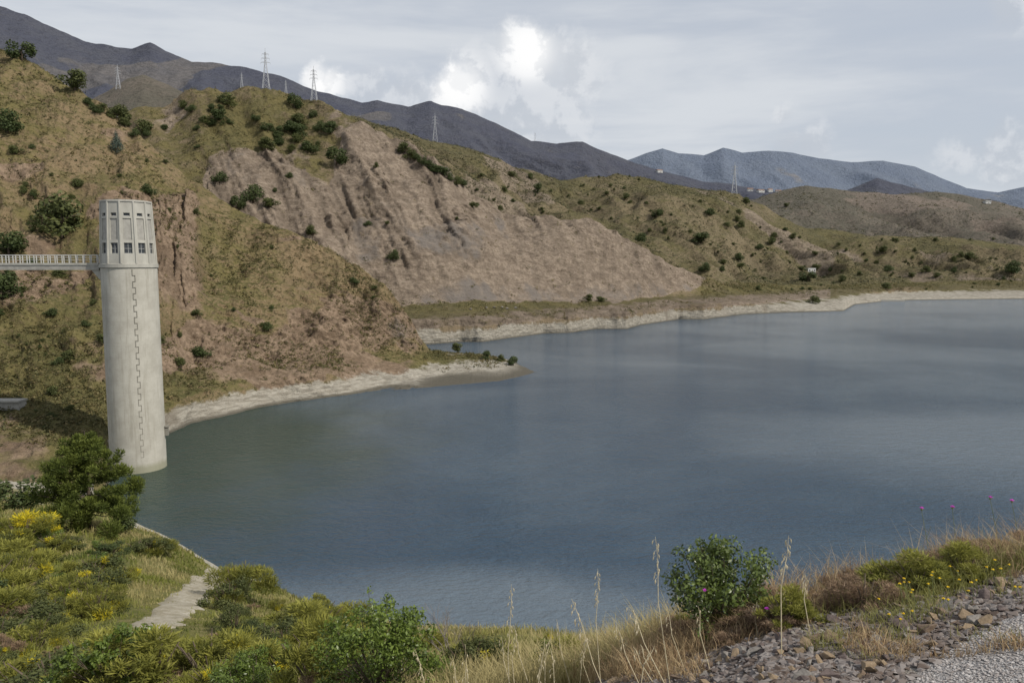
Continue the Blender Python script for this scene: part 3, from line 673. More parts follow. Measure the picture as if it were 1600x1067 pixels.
# ---------- scrub stuff
def clump_templates(n,leaves,seed,size=.16):
    out=[]
    for i in range(n):
        V,Fc,t=leafcloud([(0,0,.3,.5),(.25,.1,.25,.35),(-.2,-.15,.25,.38)],leaves,size,seed+i,.6,.5);out.append((V,t))
    return out
def scatter(name,layer,count,smin,smax,mat,label,cat,accept,leaves=16,seed=1,pw=2.0,dry=.3,size=.17):
    r=np.random.default_rng(seed);G=GR[layer];R,C,_=G.shape
    fi=r.random(count)*(R-1.01);fj=r.random(count)*(C-1.01);i=fi.astype(int);j=fj.astype(int);a=(fi-i)[:,None];b=(fj-j)[:,None]
    p=(G[i,j]*(1-a)+G[i+1,j]*a)*(1-b)+(G[i,j+1]*(1-a)+G[i+1,j+1]*a)*b
    PX,PY=proj(p[:,0],p[:,1],p[:,2])
    ok=(p[:,2]>.8)&(r.random(count)<accept(PX,PY,p));p=p[ok];n=len(p)
    tm=clump_templates(5,leaves,seed*7,size);k=r.integers(0,5,n)
    sc=smin+(smax-smin)*r.random(n)**pw;th=r.random(n)*6.28;fl=.5+.45*r.random(n)
    Vt=np.stack([q[0] for q in tm]);Tt=np.stack([q[1] for q in tm])
    V=Vt[k];T=Tt[k]
    c,s_=np.cos(th)[:,None],np.sin(th)[:,None]
    X=(V[...,0]*c-V[...,1]*s_)*sc[:,None]+p[:,0:1];Y=(V[...,0]*s_+V[...,1]*c)*sc[:,None]+p[:,1:2];Z=V[...,2]*(sc*fl)[:,None]+p[:,2:3]-.1*sc[:,None]
    T=np.clip(T+(r.random(n)[:,None]-.5)*.6,0,1);D=np.broadcast_to((r.random(n)<dry)[:,None]*r.random(n)[:,None],T.shape)
    VV=np.stack([X,Y,Z],-1).reshape(-1,3)
    me=mesh_np(name,VV,np.arange(len(VV)).reshape(-1,4),mat,{'tint':T.ravel(),'dry':D.ravel()})
    return tag(link(name,me),label,cat,None,'stuff')
def acc_hill(PX,PY,p):
    n=fbm(p[:,0]/18,p[:,1]/18,131,4);return np.clip(.5+1.9*n+.5*ss(180,100,PX),.10,1)*ss(3,5.5,p[:,2]+3*ss(640,700,PX))*(1-.7*ss(520,620,PX)*ss(700,660,PX))
scatter('hillside_scrub','near_hillside',64000,.3,1.6,M_scrub,'low olive and golden scrub covering the near hillside','scrub',acc_hill,13,3,dry=.5,pw=1.9)
def acc_q(PX,PY,p):
    n=fbm(p[:,0]/30,p[:,1]/30,133,4)
    top=np.interp(PX,[k[0] for k in rk_top],[k[1] for k in rk_top])+26*fbm(PX/28,PY/40,301,4);rock=(PY>top)&(PY<472)&(PX>310)&(PX<1095)
    return np.where(rock,.04,np.clip(.6+1.6*n,.15,1))*ss(5,9,p[:,2])
scatter('quarry_hill_scrub','quarried_hillside',50000,.5,2.8,M_scrub,'patchy olive scrub on the quarry hill and bench','scrub',acc_q,12,4,dry=.5)
scatter('mid_hill_scrub','mid_hills',90000,.9,4.8,M_scrubfar,'scrub dotted thickly over the olive mid hills','scrub',lambda PX,PY,p:np.clip(.6+1.8*fbm(p[:,0]/60,p[:,1]/60,135,4),.12,1),9,5,dry=.4,pw=2.0)
scatter('far_hill_scrub','right_hill',30000,1.5,7,M_scrubfar,'sparse scrub over the grey brown right hill','scrub',lambda PX,PY,p:np.clip(.45+1.5*fbm(p[:,0]/90,p[:,1]/90,136,4),.05,1),8,6,dry=.2,pw=2.2)
# ---------- grass
def blades(name,pts,h,w,lean,mat,tint,dry,label,cat):
    n=len(pts);r=np.random.default_rng(n)
    th=r.random(n)*6.28;d=np.stack([np.cos(th),np.sin(th),0*th],1);ph=r.random(n)*6.28;l=np.stack([np.cos(ph),np.sin(ph),0*ph],1)*(lean*r.random(n))[:,None]
    up=np.array([0,0,1.0]);H_=h[:,None];W_=w[:,None]
    b=pts-up*.02
    m=b+up*H_*.55+l*H_*.35;tip=b+up*H_*(1-.3*(lean*r.random(n))[:,None])+l*H_
    V=np.stack([b-d*W_,b+d*W_,m+d*W_*.7,m-d*W_*.7,tip],1).reshape(-1,3)
    k=np.arange(n)[:,None]*5
    me=mesh_np(name,V,[k+np.array([[0,1,2,3]]),k+np.array([[3,2,4]])],mat,{'tint':np.repeat(tint,5),'dry':np.repeat(dry,5)})
    return tag(link(name,me),label,cat,None,'stuff')
M_grass=leaf_mat('meadow_blades',(.07,.092,.020),(.25,.26,.06),alt=(.38,.32,.155),trans=.35)
M_dry=leaf_mat('dry_blades',(.22,.13,.075),(.54,.42,.24),alt=(.18,.20,.05),trans=.3)
def samp(count,rows,seed):
    r=np.random.default_rng(seed);G=GR['foreground_bank'];R,C,_=G.shape
    fi=rows[0]+r.random(count)*(rows[1]-rows[0]-.01);fj=r.random(count)*(C-1.01);i=fi.astype(int);j=fj.astype(int);a=(fi-i)[:,None];b=(fj-j)[:,None]
    return (G[i,j]*(1-a)+G[i+1,j]*a)*(1-b)+(G[i,j+1]*(1-a)+G[i+1,j+1]*a)*b
pathpx=[(190,1015),(218,990),(255,966),(292,940),(318,915),(338,892)]
pc=[]
for a,b in pathpx:
    q=cast(a,b,['foreground_bank'])
    if q is None: q=Vector([float(v) for v in W(a,b)])
    pc.append(q)
pcn=np.array([[q.x,q.y] for q in pc])
def pathdist(p):
    best=np.full(len(p),1e9)
    for k in range(len(pcn)-1):
        a=pcn[k];b=pcn[k+1];ab=b-a;t_=np.clip(((p[:,:2]-a)@ab)/(ab@ab),0,1);best=np.minimum(best,np.linalg.norm(p[:,:2]-a-t_[:,None]*ab,axis=1))
    return best
p=samp(185000,(10,192),11);PX,PY=proj(p[:,0],p[:,1],p[:,2])
pdn=pathdist(p)+.55*fbm(p[:,0]/.9,p[:,1]/.9,55,3)
shore=1.45+.9*fbm(p[:,0]/2,p[:,1]/2,56,3)+.5*ss(420,330,PX)
ok=(p[:,2]>shore)&(PX<1120)&(p[:,1]>5)&(pdn>.62);ok&=np.random.default_rng(2).random(len(p))<np.clip(.75+fbm(p[:,0]/3,p[:,1]/3,5,4),.15,1);p=p[ok]
Y=p[:,1];n=len(p);rr=np.random.default_rng(3);zone=fbm(p[:,0]/5,p[:,1]/5,71,4);PX,PY=proj(p[:,0],p[:,1],p[:,2])
hh=(.12+.30*rr.random(n))*(1+.4*ss(20,60,Y))*(1+.5*zone)*(.35+.65*ss(.7,2.4,pathdist(p)))
blades('meadow_grass',p,hh,np.maximum(.0028,Y*.0007),.9,M_grass,np.clip(.5+.9*zone+.3*(rr.random(n)-.5),0,1),np.clip(ss(-.1,.3,fbm(p[:,0]/4+7,p[:,1]/4,73,4))*.85+ss(500,900,PX)*.45,0,1),'green and straw coloured grass covering the near bank','grass')
p=samp(230000,(30,135),12);PX,PY=proj(p[:,0],p[:,1],p[:,2])
cl=fbm(p[:,0]/.5,p[:,1]/.5,81,4)
bandk=ss(3.75,4.4,p[:,1])*np.clip(.8+1.6*cl,0.15,1)
pk=ss(-.02,.22,fbm(p[:,0]/.4,p[:,1]/.3,87,3))*.9
ok=(PX>850)&(p[:,1]<9)&(p[:,1]>2.5)&(rr.random(len(p))<np.maximum(bandk,pk));p=p[ok];n=len(p)
blades('dry_grass',p,(.05+.22*rr.random(n)**1.5)*(.45+.85*ss(3.7,4.8,p[:,1])),np.full(n,.0018),1.1,M_dry,rr.random(n),(fbm(p[:,0]/.7,p[:,1]/.7,83,3)>.08)*.8,'dry reddish and straw grass along the top of the bank','grass')
# path strip
def mk_path():
    m,N,out=newmat('pale_path');pos=N.n('ShaderNodeNewGeometry').outputs['Position']
    a=N.noise(pos,.8,6,.7);b=N.noise(pos,5,5,.7)
    c=N.mix(N.rng(a,.35,.65),(.25,.22,.165),(.40,.365,.30));c=N.mix(N.math('MULTIPLY',N.rng(b,.45,.62),.55),c,(.19,.17,.10));finish(N,out,c,.95,b,.08,.8,.1);return m
M_path=mk_path()
pts=[]
for k in range(len(pcn)-1):
    for i in range(14): pts.append(pcn[k]*(1-i/14)+pcn[k+1]*i/14)
pts.append(pcn[-1]);pts=np.array(pts);vs=[];fs=[]
for _ in range(20): pts[1:-1]=(pts[:-2]+2*pts[1:-1]+pts[2:])/4
NCX=9
for k,q in enumerate(pts):
    a_=pts[max(k-3,0)];b_=pts[min(k+3,len(pts)-1)];dr_=b_-a_;nn_=np.array([-dr_[1],dr_[0]]);nn_/=np.linalg.norm(nn_)
    wl=.95+.75*float(fbm(np.array([k/5.]),np.array([1.]),3,4,.6)[0]);wr=.95+.75*float(fbm(np.array([k/4.]),np.array([9.]),4,4,.6)[0])
    for j in range(NCX):
        s_=-1+2*j/(NCX-1);xy=q+nn_*(wl if s_<0 else wr)*s_;zz=max(gz(xy[0],xy[1],['foreground_bank']) or 0,0.0)
        vs.append([xy[0],xy[1],zz])
A3=np.array(vs).reshape(len(pts),NCX,3);z3=A3[:,:,2].copy()
for _ in range(6): z3[1:-1]=(z3[:-2]+2*z3[1:-1]+z3[2:])/4
A3[:,:,2]=np.maximum(z3,A3[:,:,2])+.05;A3[:,0,2]-=.12;A3[:,-1,2]-=.12
for k in range(len(pts)-1):
    for i in range(NCX-1): a=k*NCX+i;fs.append((a,a+1,a+NCX+1,a+NCX))
me=bpy.data.meshes.new('path');me.from_pydata([tuple(v) for v in A3.reshape(-1,3)],[],fs);me.materials.append(M_path)
for p_ in me.polygons:p_.use_smooth=True
o=link('path',me);o['kind']='structure';o['label']='pale dirt path winding down to the shore'
# ---------- shrubs on left bank
def stem_mesh(seed,k=9):
    rr_=random.Random(seed);s=MB()
    for i in range(k):
        a=rr_.random()*6.28;q=rr_.uniform(.1,.45);s.tube([(0,0,-.1),(math.cos(a)*q*.5,math.sin(a)*q*.5,.3),(math.cos(a)*q,math.sin(a)*q,.62)],[.02,.013,.006],5)
    return s.mesh('stems',M_bark)
def lowblobs(seed,n=16):
    r_=random.Random(seed);o=[]
    for i in range(n):
        a=r_.random()*6.28;q=math.sqrt(r_.random())*.55;zz=(.72*(1-(q/.68)**2)+.05)*r_.uniform(.3,1.1);o.append((math.cos(a)*q,math.sin(a)*q,zz,r_.uniform(.09,.22)))
    return o
shrub=[]
for i,(mt,ap,sz,n_,fl) in enumerate([(M_broom,.13,.05,5200,.02),(M_broom,.13,.045,5200,.08),(M_broom,.15,.05,4800,0),(M_broom,.13,.05,5200,.20),(M_olive,.4,.028,3600,0),(M_fresh,.5,.026,3200,0),(M_dkgreen,.5,.028,3600,0),(M_heath,.12,.045,4200,0)]):
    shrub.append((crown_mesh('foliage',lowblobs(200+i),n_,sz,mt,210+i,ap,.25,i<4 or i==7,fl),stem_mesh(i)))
def broom(px_,py_,h,label,group=None,v=None,wide=1.1,name='broom_bush'):
    q=cast(px_,py_,['foreground_bank'])
    if q is None or q.z<.5: return
    v=random.randrange(3) if v is None else v
    t_=thing(name,label,'bush',q,group,random.random()*6.28,(h*wide,h*wide,h))
    link('foliage',shrub[v][0],t_);link('stems',shrub[v][1],t_)
broom(374,938,3.1,'rounded yellow green broom bush beside the top of the path',v=1,wide=1.1)
broom(35,850,3.4,'broom bush with yellow flowers at left edge below the pine',v=3,wide=1.4)
broom(240,866,2.2,'broom bush between the pine and the shoreline',v=0,wide=1.4)
broom(500,965,1.5,'small pale broom bush near the water, right of the path',v=2)
cnt={}
tries=0
while sum(cnt.values())<240 and tries<1700:
    tries+=1
    a=r.uniform(-120,900);b=r.uniform(840,1095)
    if b<np.interp(a,[-120,200,350,500,700,900],[840,852,920,975,1010,1030]): continue
    q=cast(a,b,['foreground_bank'])
    if q is None or q.z<1.9 or q.y<6.5: continue
    pd=pathdist(np.array([[q.x,q.y]]))[0]
    if pd<1.9: continue
    if 190<a<340 and 950<b<1045 : continue
    h=random.uniform(.6,2.1)*(.28+.72*min(1,q.y/38))
    if a>560: h*=.7
    k=random.random();v,nm,lb,gp=(random.choice((0,1,2)),'broom_bush','feathery yellow green broom in the thicket covering the lower left bank','feathery broom on the lower left bank') if k<.52 else ((4,'olive_bush','dull olive leafy bush in the thicket covering the lower left bank','olive bushes on the lower left bank') if k<.72 else ((5,'leafy_bush','small bright green leafy bush among broom on the near bank','bright leafy bushes on the near bank') if k<.82 else ((6,'leafy_bush','small dark green leafy bush among broom on the near bank','dark leafy bushes on the near bank') if k<.92 else (7,'heath_bush','brown twiggy heath bush among the green broom on near bank','brown heath bushes on the near bank'))))
    if k>=.72: h*=.7
    broom(a,b,h,lb,gp,v,random.uniform(.9,1.9),nm);cnt[v]=cnt.get(v,0)+1
for i in range(52):
    a=r.uniform(1040,1680);top=np.interp(a,[1000,1100,1200,1300,1400,1500,1600,1680],[1020,985,950,927,905,878,857,846])
    b=top+r.uniform(2,42)
    q=cast(a,b,['foreground_bank'])
    if q is None or q.y>7: continue
    broom(a,b,random.uniform(.11,.24),'low brown purple heath tuft along the crest of the right bank','heath tufts along the right bank crest',7 if r.random()<.8 else 2,random.uniform(1.2,2.2),'heath_bush')
# ---------- near pine
q=cast(140,826,['foreground_bank','near_hillside']) or Vector((-42,78,3))
hp=172/F*q.y
pn=thing('pine_tree','large bushy green pine in front of the base of the tower','tree',q)
rp=random.Random(3);bl=[];limb=MB()
limb.tube([(0,0,-.5),(.1,.05,hp*.5),(0,0,hp*.93)],[.22,.15,.04],8)
for i in range(150):
    f=rp.random()**1.15;zz=hp*(.06+.84*f);R_=hp*.53*(1-f**1.5)**.7*(rp.uniform(.35,1.05));a=rp.random()*6.28
    e=Vector((math.cos(a)*R_,math.sin(a)*R_,zz+.12*R_));bl.append((*e,rp.uniform(.55,1.0)*(1-.4*f)))
    if i<60: limb.tube([(0,0,zz*.85),(e.x*.5,e.y*.5,zz*.92),e],[.06,.04,.015],4)
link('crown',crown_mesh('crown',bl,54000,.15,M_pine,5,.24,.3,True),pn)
limb.obj('trunk',M_bark,pn,True)
for a,b,hpx,lb in [(22,796,64,'dark pine at the left edge beside the large pine'),(190,832,36,'low dark green bush at the foot of the large pine')]:
    q=cast(a,b,['foreground_bank','near_hillside'])
    if q: plant('tree' if hpx>50 else 'bush',lb,'tree' if hpx>50 else 'bush',q,hpx/F*q.y,'bush',3,None,1.4)
# ---------- leafy near bushes
def leafy(name,label,px_,py_,h,w,n,size,seed,mat=M_fresh,nb=34,shoots=12):
    q=cast(px_,py_,['foreground_bank'])
    t_=thing(name,label,'bush',q)
    bl=[];rr_=random.Random(seed);s=MB()
    for i in range(nb):
        a=rr_.random()*6.28;k=math.sqrt(rr_.random())*w*.5;zz=h*rr_.uniform(.08,.9);k*=1-.45*(zz/h)**2
        e=(math.cos(a)*k,math.sin(a)*k,zz);bl.append((*e,rr_.uniform(.11,.19)*h))
        s.tube([(0,0,-.03),(e[0]*.5,e[1]*.5,zz*.5),e],[.012*h,.008*h,.003*h],5)
    for i in range(shoots):
        a=rr_.random()*6.28;k=w*.4*rr_.random();e=(math.cos(a)*k,math.sin(a)*k,h*rr_.uniform(.85,1.03));bl.append((*e,.06*h))
        s.tube([(e[0]*.6,e[1]*.6,h*.6),e],[.006*h,.002*h],5)
    link('crown',crown_mesh('crown',bl,n,size,mat,seed,.48,.15),t_);s.obj('stems',M_bark,t_)
M_carob=leaf_mat('carob_leaves',(.02,.035,.012),(.14,.185,.038),trans=.25,rough=.35,spec=.5)
leafy('leafy_bush','leafy dark green bush on the bank edge, right of centre against the water',1124,992,.57,.70,8500,.013,3,M_carob,60)
leafy('leafy_bush','bright green leafy bush at the bottom edge, left of centre',592,1088,.80,1.35,11500,.017,4,M_fresh,60)
leafy('leafy_bush','small low leafy bush at bottom edge near the left corner',175,1088,1.0,1.9,7000,.033,5)
leafy('leafy_bush','small green sprig on the skyline of the right bank',1490,890,.15,.2,500,.011,6)
# ---------- stones
hues=[((.105,.075,.055),(.19,.14,.10)),((.12,.11,.10),(.22,.20,.18)),((.075,.058,.055),(.14,.11,.10)),((.15,.11,.07),(.24,.18,.12))]
SM=[plain('stone_'+n_,a,b,9,.85,.004) for n_,(a,b) in zip(('brown','grey','purple','ochre'),hues)]
def stone_mesh(i,mat):
    rs=random.Random(i);bm=bmesh.new()
    for k in range(11):
        v=Vector((rs.gauss(0,1),rs.gauss(0,1),rs.gauss(0,1))).normalized();bm.verts.new((v.x*.5,v.y*.36,v.z*.20))
    res=bmesh.ops.convex_hull(bm,input=bm.verts)
    bmesh.ops.delete(bm,geom=[g for g in res['geom_interior'] if isinstance(g,bmesh.types.BMVert)],context='VERTS')
    bmesh.ops.bevel(bm,geom=list(bm.edges),offset=.010,segments=1,affect='EDGES')
    me=bpy.data.meshes.new('stone');bm.to_mesh(me);bm.free();me.materials.append(mat);return me
sme=[stone_mesh(i,SM[i%4]) for i in range(16)]
def rub_ok(a,b):
    top=np.interp(a,[930,1000,1100,1250,1400,1500,1600,1700],[1060,1042,1022,985,935,910,900,890]);bot=np.interp(a,[930,1300,1440,1520,1600,1700],[1100,1100,1030,985,955,935]);return top<b<bot
cnt=0;tries=0
while cnt<300 and tries<6000:
    tries+=1;a,b=r.uniform(930,1690),r.uniform(860,1090)
    if not rub_ok(a,b): continue
    q=cast(a,b,['foreground_bank'])
    if q is None or q.y>6.5: continue
    o=link('stone',random.choice(sme));sz=.035+.085*random.random()**2
    o.location=q+Vector((0,0,sz*.05+random.uniform(0,.02)));o.scale=(sz,sz,sz*random.uniform(.8,1.5));o.rotation_euler=(random.uniform(-.7,.7),random.uniform(-.7,.7),random.random()*6.28)
    tag(o,'angular broken stone in the rubble on the bank at lower right','stone','broken stones heaped on the bank');cnt+=1
rg=random.Random(9)
nv=0;VV=[];FF=[];TT=[]
octv=np.array([(1,0,0),(0,1,0),(-1,0,0),(0,-1,0),(0,0,.6),(0,0,-.6)],float);octf=np.array([(0,1,4),(1,2,4),(2,3,4),(3,0,4),(1,0,5),(2,1,5),(3,2,5),(0,3,5)])
for k in range(17000):
    a,b=rg.uniform(930,1700),rg.uniform(880,1100)
    inr=rub_ok(a,b);ing=b>np.interp(a,[1350,1430,1500,1600],[1110,1060,1005,960])
    if not(inr or ing or (rg.random()<.25 and b>np.interp(a,[930,1250,1400,1600],[1060,975,920,880]))): continue
    q=cast(a,b,['foreground_bank'])
    if q is None or q.y>6: continue
    g_=ing and not inr
    s_=rg.uniform(.003,.008) if g_ else rg.uniform(.007,.024)
    v=octv*(1+.5*(rng.random((6,1))-.5))+rng.normal(size=(6,3))*.18
    Rm=np.array(Matrix.Rotation(rg.random()*6.28,3,'Z')@Matrix.Rotation(rg.uniform(-.6,.6),3,'X'))
    v=(v@Rm.T)*s_*np.array([1.2,1,.8])+np.array(q)+np.array([0,0,s_*.3]);VV.append(v);FF.append(octf+nv);nv+=6
    TT.append(np.full(6,(.35+.6*rg.random()) if g_ else rg.random()*.42))
mg,Nn,ou=newmat('gravel_chips');cgr=Nn.mix(Nn.attr('tint'),(.085,.062,.05),(.42,.40,.39));finish(Nn,ou,cgr,.9)
tag(link('gravel',mesh_np('gravel',np.concatenate(VV),np.concatenate(FF),mg,{'tint':np.concatenate(TT)})),'loose grey gravel and chips among the rubble','gravel',None,'stuff')
# ---------- tall stalks, thistles
M_straw=plain('straw',(.40,.34,.22),(.56,.49,.34),30,.8,.001);M_greenstem=plain('green_stem',(.13,.16,.06),(.2,.22,.09),20,.8,.001)
M_purple=plain('purple_petals',(.50,.05,.46),(.68,.12,.62),30,.7,.001)
M_yel=plain('yellow_petals',(.75,.50,.02),(.85,.62,.04),30,.7,.001)
def world(px_,py_,Y): return Vector([float(v) for v in P(px_,py_,Y)])
def stalk(bx,by,tx_,ty_,Y,label,green=False,heads=16,group=None):
    b=world(bx,by,Y);g_=gz(b.x,b.y,['foreground_bank'])
    if g_ is not None: b.z=g_-.02
    tp=world(tx_,ty_,Y+.05)-b
    t_=thing('oat_stalk',label,'grass stalk',b,group)
    mid=tp*.55+Vector((-.02,0,.02));s=MB();s.tube([(0,0,0),mid,tp*.85+Vector((0,0,.01)),tp],[.0028,.0022,.0015,.0008],5);s.obj('stem',M_greenstem if green else M_straw,t_)
    s=MB();rr_=random.Random(int(bx))
    for i in range(heads):
        f=.70+.3*i/heads;c0=mid.lerp(tp,(f-.55)/.45);a=rr_.random()*6.28;L_=.03
        e=c0+Vector((math.cos(a)*.012,math.sin(a)*.012,-.006));e2=e+Vector((math.cos(a)*.004,math.sin(a)*.004,-L_*.5))
        s.tube([c0,e],[.0006,.0006],3);s.tube([e,(e+e2)/2,e2-Vector((0,0,.006))],[.0010,.0034,.0006],5)
    s.obj('seed_head',M_straw,t_)
stalk(1050,985,1024,838,3.6,'tall oat stalk with nodding seeds left of the leafy dark bush')
stalk(1222,1010,1232,836,3.3,'tall pale stalk with seed head right of the leafy dark bush')
stalk(940,1060,934,888,4.2,'thin upright stalk against the water near centre right')
stalk(800,1100,799,912,4.0,'upright seeded stalk against the water at bottom centre')
stalk(985,1110,893,935,3.2,'leaning pale stalk bending left over the water')
stalk(1050,1090,983,945,3.4,'short leaning stalk between the bent stalk and the bush')
stalk(700,1120,648,1012,4.5,'short leaning straw at bottom beside the bright green bush')
stalk(742,1120,728,1035,4.2,'low straw stalk right of the bright green bush',heads=6)
stalk(1268,1000,1258,895,3.6,'short stalk just right of the tall pale stalk',heads=10)
stalk(1010,1080,962,975,3.5,'small leaning stalk at lower centre right',heads=8)
for i in range(26):
    a=r.uniform(720,1240);Yk=r.uniform(3.4,5.0);g0=np.interp(a,[720,850,1000,1100,1240],[1000,995,985,955,915])
    stalk(a,g0+110,a+r.uniform(-40,25),g0-r.uniform(-35,25),Yk,'low thin dry stalk among the grass along the bottom centre','thin dry stalks at bottom centre' and False,5,'thin dry stalks at bottom centre')
def flower(bx,by,tx_,ty_,Y,label,mat,r_=.016,nm='thistle',cat='flower',group=None):
    b=world(bx,by,Y);g_=gz(b.x,b.y,['foreground_bank'])
    if g_ is not None: b.z=g_-.02
    tp=world(tx_,ty_,Y)-b;t_=thing(nm,label,cat,b,group)
    s=MB();s.tube([(0,0,0),tp*.5+Vector((.015,0,0)),tp],[.0022,.0016,.0012],5)
    if nm=='thistle': s.tube([tp*.55+Vector((.01,0,0)),tp*.75+Vector((.05,0,.0))],[.0014,.001],4)
    s.obj('stem',M_greenstem,t_)
    s=MB();rr_=random.Random(int(bx*3+by))
    s.lathe([(.002,0),(r_*.55,.004),(r_*.6,r_*.7),(r_*.3,r_*.9)],8,c=tp);s.obj('bulb',M_greenstem,t_)
    s=MB()
    for i in range(26):
        a=rr_.random()*6.28;k=rr_.random();s.tube([tp+Vector((0,0,r_*.8)),tp+Vector((math.cos(a)*r_*1.1*k,math.sin(a)*r_*1.1*k,r_*(1.9-.6*k)))],[r_*.09,r_*.16],4)
    s.obj('petals',mat,t_)
for a,b,c_,d_,Y_,lb in [(1452,885,1440,797,5.2,'purple thistle against the water, leftmost on the right bank skyline'),(1492,880,1488,795,5.2,'purple thistle against the water, second on the right bank skyline'),(1560,860,1547,780,5.3,'purple thistle against the water, third on the right bank skyline'),(1590,860,1581,785,5.3,'purple thistle against the water nearest the right picture edge'),(1108,1000,1101,926,4.3,'purple thistle in front of the leafy dark bush'),(1203,1010,1198,955,4.0,'purple thistle low in the dry grass right of the bush')]:
    flower(a,b,c_,d_,Y_,lb,M_purple,.014)
for i in range(34):
    a=r.uniform(1370,1620);b=np.interp(a,[1370,1480,1620],[985,950,925])+r.uniform(-30,20)
    q=cast(a,b,['foreground_bank'])
    if q is None or q.y>6: continue
    flower(a,b,a+r.uniform(-6,6),b-r.uniform(18,45),q.y,'small yellow flower in the clump above the gravel',M_yel,.008,'yellow_flower','flower','yellow flowers above the gravel')
# dead twig shrub
q=cast(705,1050,['foreground_bank'])
if q:
    s=MB();rr_=random.Random(4)
    def br_(p_,d_,L_,rd,dep):
        e=p_+d_*L_;s.tube([p_,e],[rd,rd*.6],4)
        if dep: 
            for k in range(3): br_(p_+d_*L_*rr_.uniform(.5,1),(d_+Vector((rr_.uniform(-.7,.7),rr_.uniform(-.5,.5),rr_.uniform(-.2,.4)))).normalized(),L_*.62,rd*.6,dep-1)
    sc=q.y/F
    for k in range(5): br_(Vector((0,0,0)),Vector((rr_.uniform(-.5,.5),rr_.uniform(-.3,.3),1)).normalized(),58*sc,.9*sc,3)
    o=s.obj('dead_shrub',plain('grey_twigs',(.16,.14,.13),(.24,.21,.19),8));o.location=q;tag(o,'leafless grey twiggy shrub at bottom centre in front of the water','shrub')
# ---------- pylons
M_steel=plain('galvanised_steel',(.30,.31,.33),(.42,.43,.45),2,.6,.01,.4)
def pylon_parts(bw):
    lg=[]
    for sx in(-1,1):
        for sy in(-1,1):
            s=MB();s.bar((sx*2.6,sy*2.6,0),(sx*.6,sy*.6,20),bw);s.bar((sx*.6,sy*.6,20),(sx*.35,sy*.35,28),bw);lg.append(s.mesh('leg',M_steel))
    s=MB()
    zs=[0,4.5,8.5,12,15,17.5,20,22.6,25.2,28]
    def hw(z): return 2.6-2.0*z/20 if z<=20 else .6-.25*(z-20)/8
    for k in range(len(zs)-1):
        a,b=hw(zs[k]),hw(zs[k+1])
        for sd_ in(-1,1):
            s.bar((-a,sd_*a,zs[k]),(b,sd_*b,zs[k+1]),bw*.5);s.bar((a,sd_*a,zs[k]),(-b,sd_*b,zs[k+1]),bw*.5)
            s.bar((sd_*a,-a,zs[k]),(sd_*b,b,zs[k+1]),bw*.5);s.bar((sd_*a,a,zs[k]),(sd_*b,-b,zs[k+1]),bw*.5)
    s.bar((0,0,28),(0,0,31),bw);brc=s.mesh('bracing',M_steel)
    arms=[]
    for z_,w_ in((20,3.6),(23.2,3.1),(26.4,2.6)):
        s=MB()
        for q_ in(-1,1):
            for sy in(-.4,.4): s.bar((0,sy,z_),(q_*w_,0,z_+.1),bw*.6)
            s.bar((0,0,z_+1.2),(q_*w_,0,z_+.1),bw*.6);s.bar((q_*w_,0,z_),(q_*w_,0,z_-1.3),bw*.6)
        arms.append(s.mesh('cross_arm',M_steel))
    return lg,brc,arms
pp=pylon_parts(.24);pp2=pylon_parts(.42)
for a,b,hpx,lb,nm in [(416,140,60,'tallest lattice pylon, on the ridge skyline left of centre','quarried_hillside'),(491,166,52,'lattice pylon on the ridge right of the tallest pylon','quarried_hillside'),(378,141,24,'short distant pylon just left of the tallest one','quarried_hillside'),(447,150,22,'short distant pylon between the two tall pylons','quarried_hillside'),(185,152,38,'faint pylon on the left behind the hillside crest','back_hill'),(680,222,44,'lattice pylon standing on the hill behind the quarry top','mid_hills'),(836,221,14,'tiny distant pylon on the mountain ridge near picture centre','dark_ridge'),(1147,300,48,'lattice pylon on the saddle in front of the blue range','mid_hills')]:
    q=None
    for dy in range(0,40,1):
        q=cast(a,b-12+dy,[nm])
        if q: break
    if not q: continue
    sc=hpx/F*q.y/31
    t_=thing('lattice_pylon',lb,'pylon',q-Vector((0,0,.5)),None,random.uniform(-.4,.4),sc)
    ps=pp2 if a==1147 else pp
    for m_ in ps[0]: link('leg',m_,t_)
    link('bracing',ps[1],t_)
    for m_ in ps[2]: link('cross_arm',m_,t_)
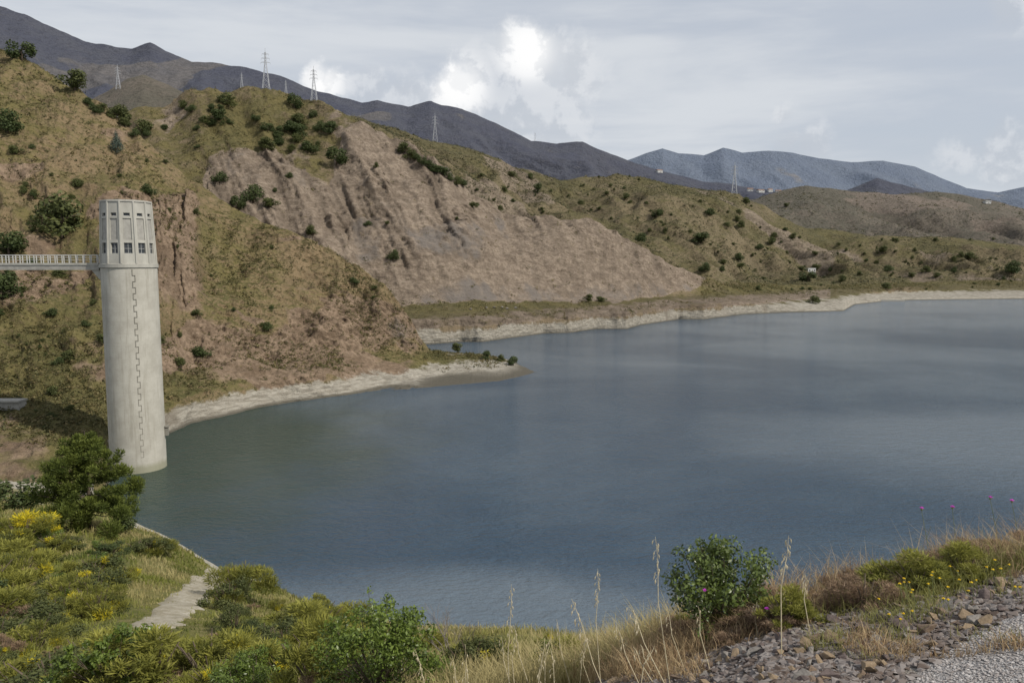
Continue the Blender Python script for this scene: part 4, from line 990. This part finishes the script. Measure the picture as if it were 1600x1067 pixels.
# ---------- houses
M_roof=plain('tile_roof',(.22,.12,.08),(.3,.17,.11),3)
def house(q,w,d_,h,label,rz=0,nm='house',cat='house',group=None,flat=False):
    t_=thing(nm,label,cat,q,group,rz)
    s=MB();s.box((0,0,h/2-.5),(w,d_,h+1));s.obj('wall',M_white,t_)
    s=MB()
    if flat: s.box((0,0,h+.12),(w*1.08,d_*1.08,.24))
    else:
        x_,y_=w*.54,d_*.56;s.add([(-x_,-y_,h+.01),(x_,-y_,h+.01),(x_,y_,h+.01),(-x_,y_,h+.01),(-x_,0,h*1.35),(x_,0,h*1.35)],[(0,1,5,4),(2,3,4,5),(0,4,3),(1,2,5),(0,3,2,1)])
    s.obj('roof',M_roof if not flat else M_conc,t_)
    s=MB();s.box((w*.05,-d_/2-.03,h*.33),(w*.13,.06,h*.66));s.obj('door',M_joint,t_)
    for k in(-.3,.32):
        s=MB();s.box((w*k,-d_/2-.03,h*.55),(w*.16,.06,h*.3));s.obj('window',M_glass,t_)
for a,b,w,lb in [(1172,291,8,'leftmost white house of the far hamlet'),(1188,293,10,'second white house of the far hamlet'),(1203,292,7,'third small white house of the far hamlet'),(1216,294,8,'rightmost white house of the far hamlet'),(1030,262,9,'lone pale house high on the distant dark slope')]:
    q=cast(a,b,['dark_ridge']) or cast(a,b+8,['dark_ridge']) or cast(a,b+18,['dark_ridge'])
    if q: k=q.y/F;house(q,w*k,w*.7*k,3.5*k,lb,random.uniform(-.5,.5))
q=cast(1266,427)
if q: k=q.y/F;house(q,13*k,9*k,8*k,'small pale hut on the slope across the water',.2,'hut','hut',None,True)
q=cast(1542,318)
if q: k=q.y/F;house(q,9*k,7*k,4*k,'small pale building on the far right skyline hill',.1,'hut','hut',None,True)
q=cast(1378,471,['quarried_hillside'])
if q:
    s=MB();k=q.y/F;s.box((0,0,.4),(70*k,1.5,3.4*k));s.box((-18*k,0,.4+3*k),(3*k,1.5,2.4*k));o=s.obj('shore_wall',M_conc2);o.location=q;tag(o,'low pale retaining wall on the far shore','wall')
q=cast(14,636,['near_hillside'])
if q:
    s=MB();k=q.y/F;s.box((0,0,2*k),(44*k,2.0,16*k));s.box((0,-.2,11.2*k),(48*k,2.6,2.5*k));o=s.obj('retaining_wall',M_conc2);o.location=q;tag(o,'grey concrete block wall on slope at the left edge','wall')
for i,(a,b) in enumerate([(735,484),(760,482),(772,481),(785,481),(792,483),(806,482)]):
    q=cast(a,b,['quarried_hillside'])
    if q: o=link('boulder',sme[1+4*(i%3)]);o.location=q+Vector((0,0,.3));o.scale=(2.2,2.2,2.6);o.rotation_euler=(0,0,i);tag(o,'pale boulder lying on the flat bench below the quarry','boulder','boulders on the bench')
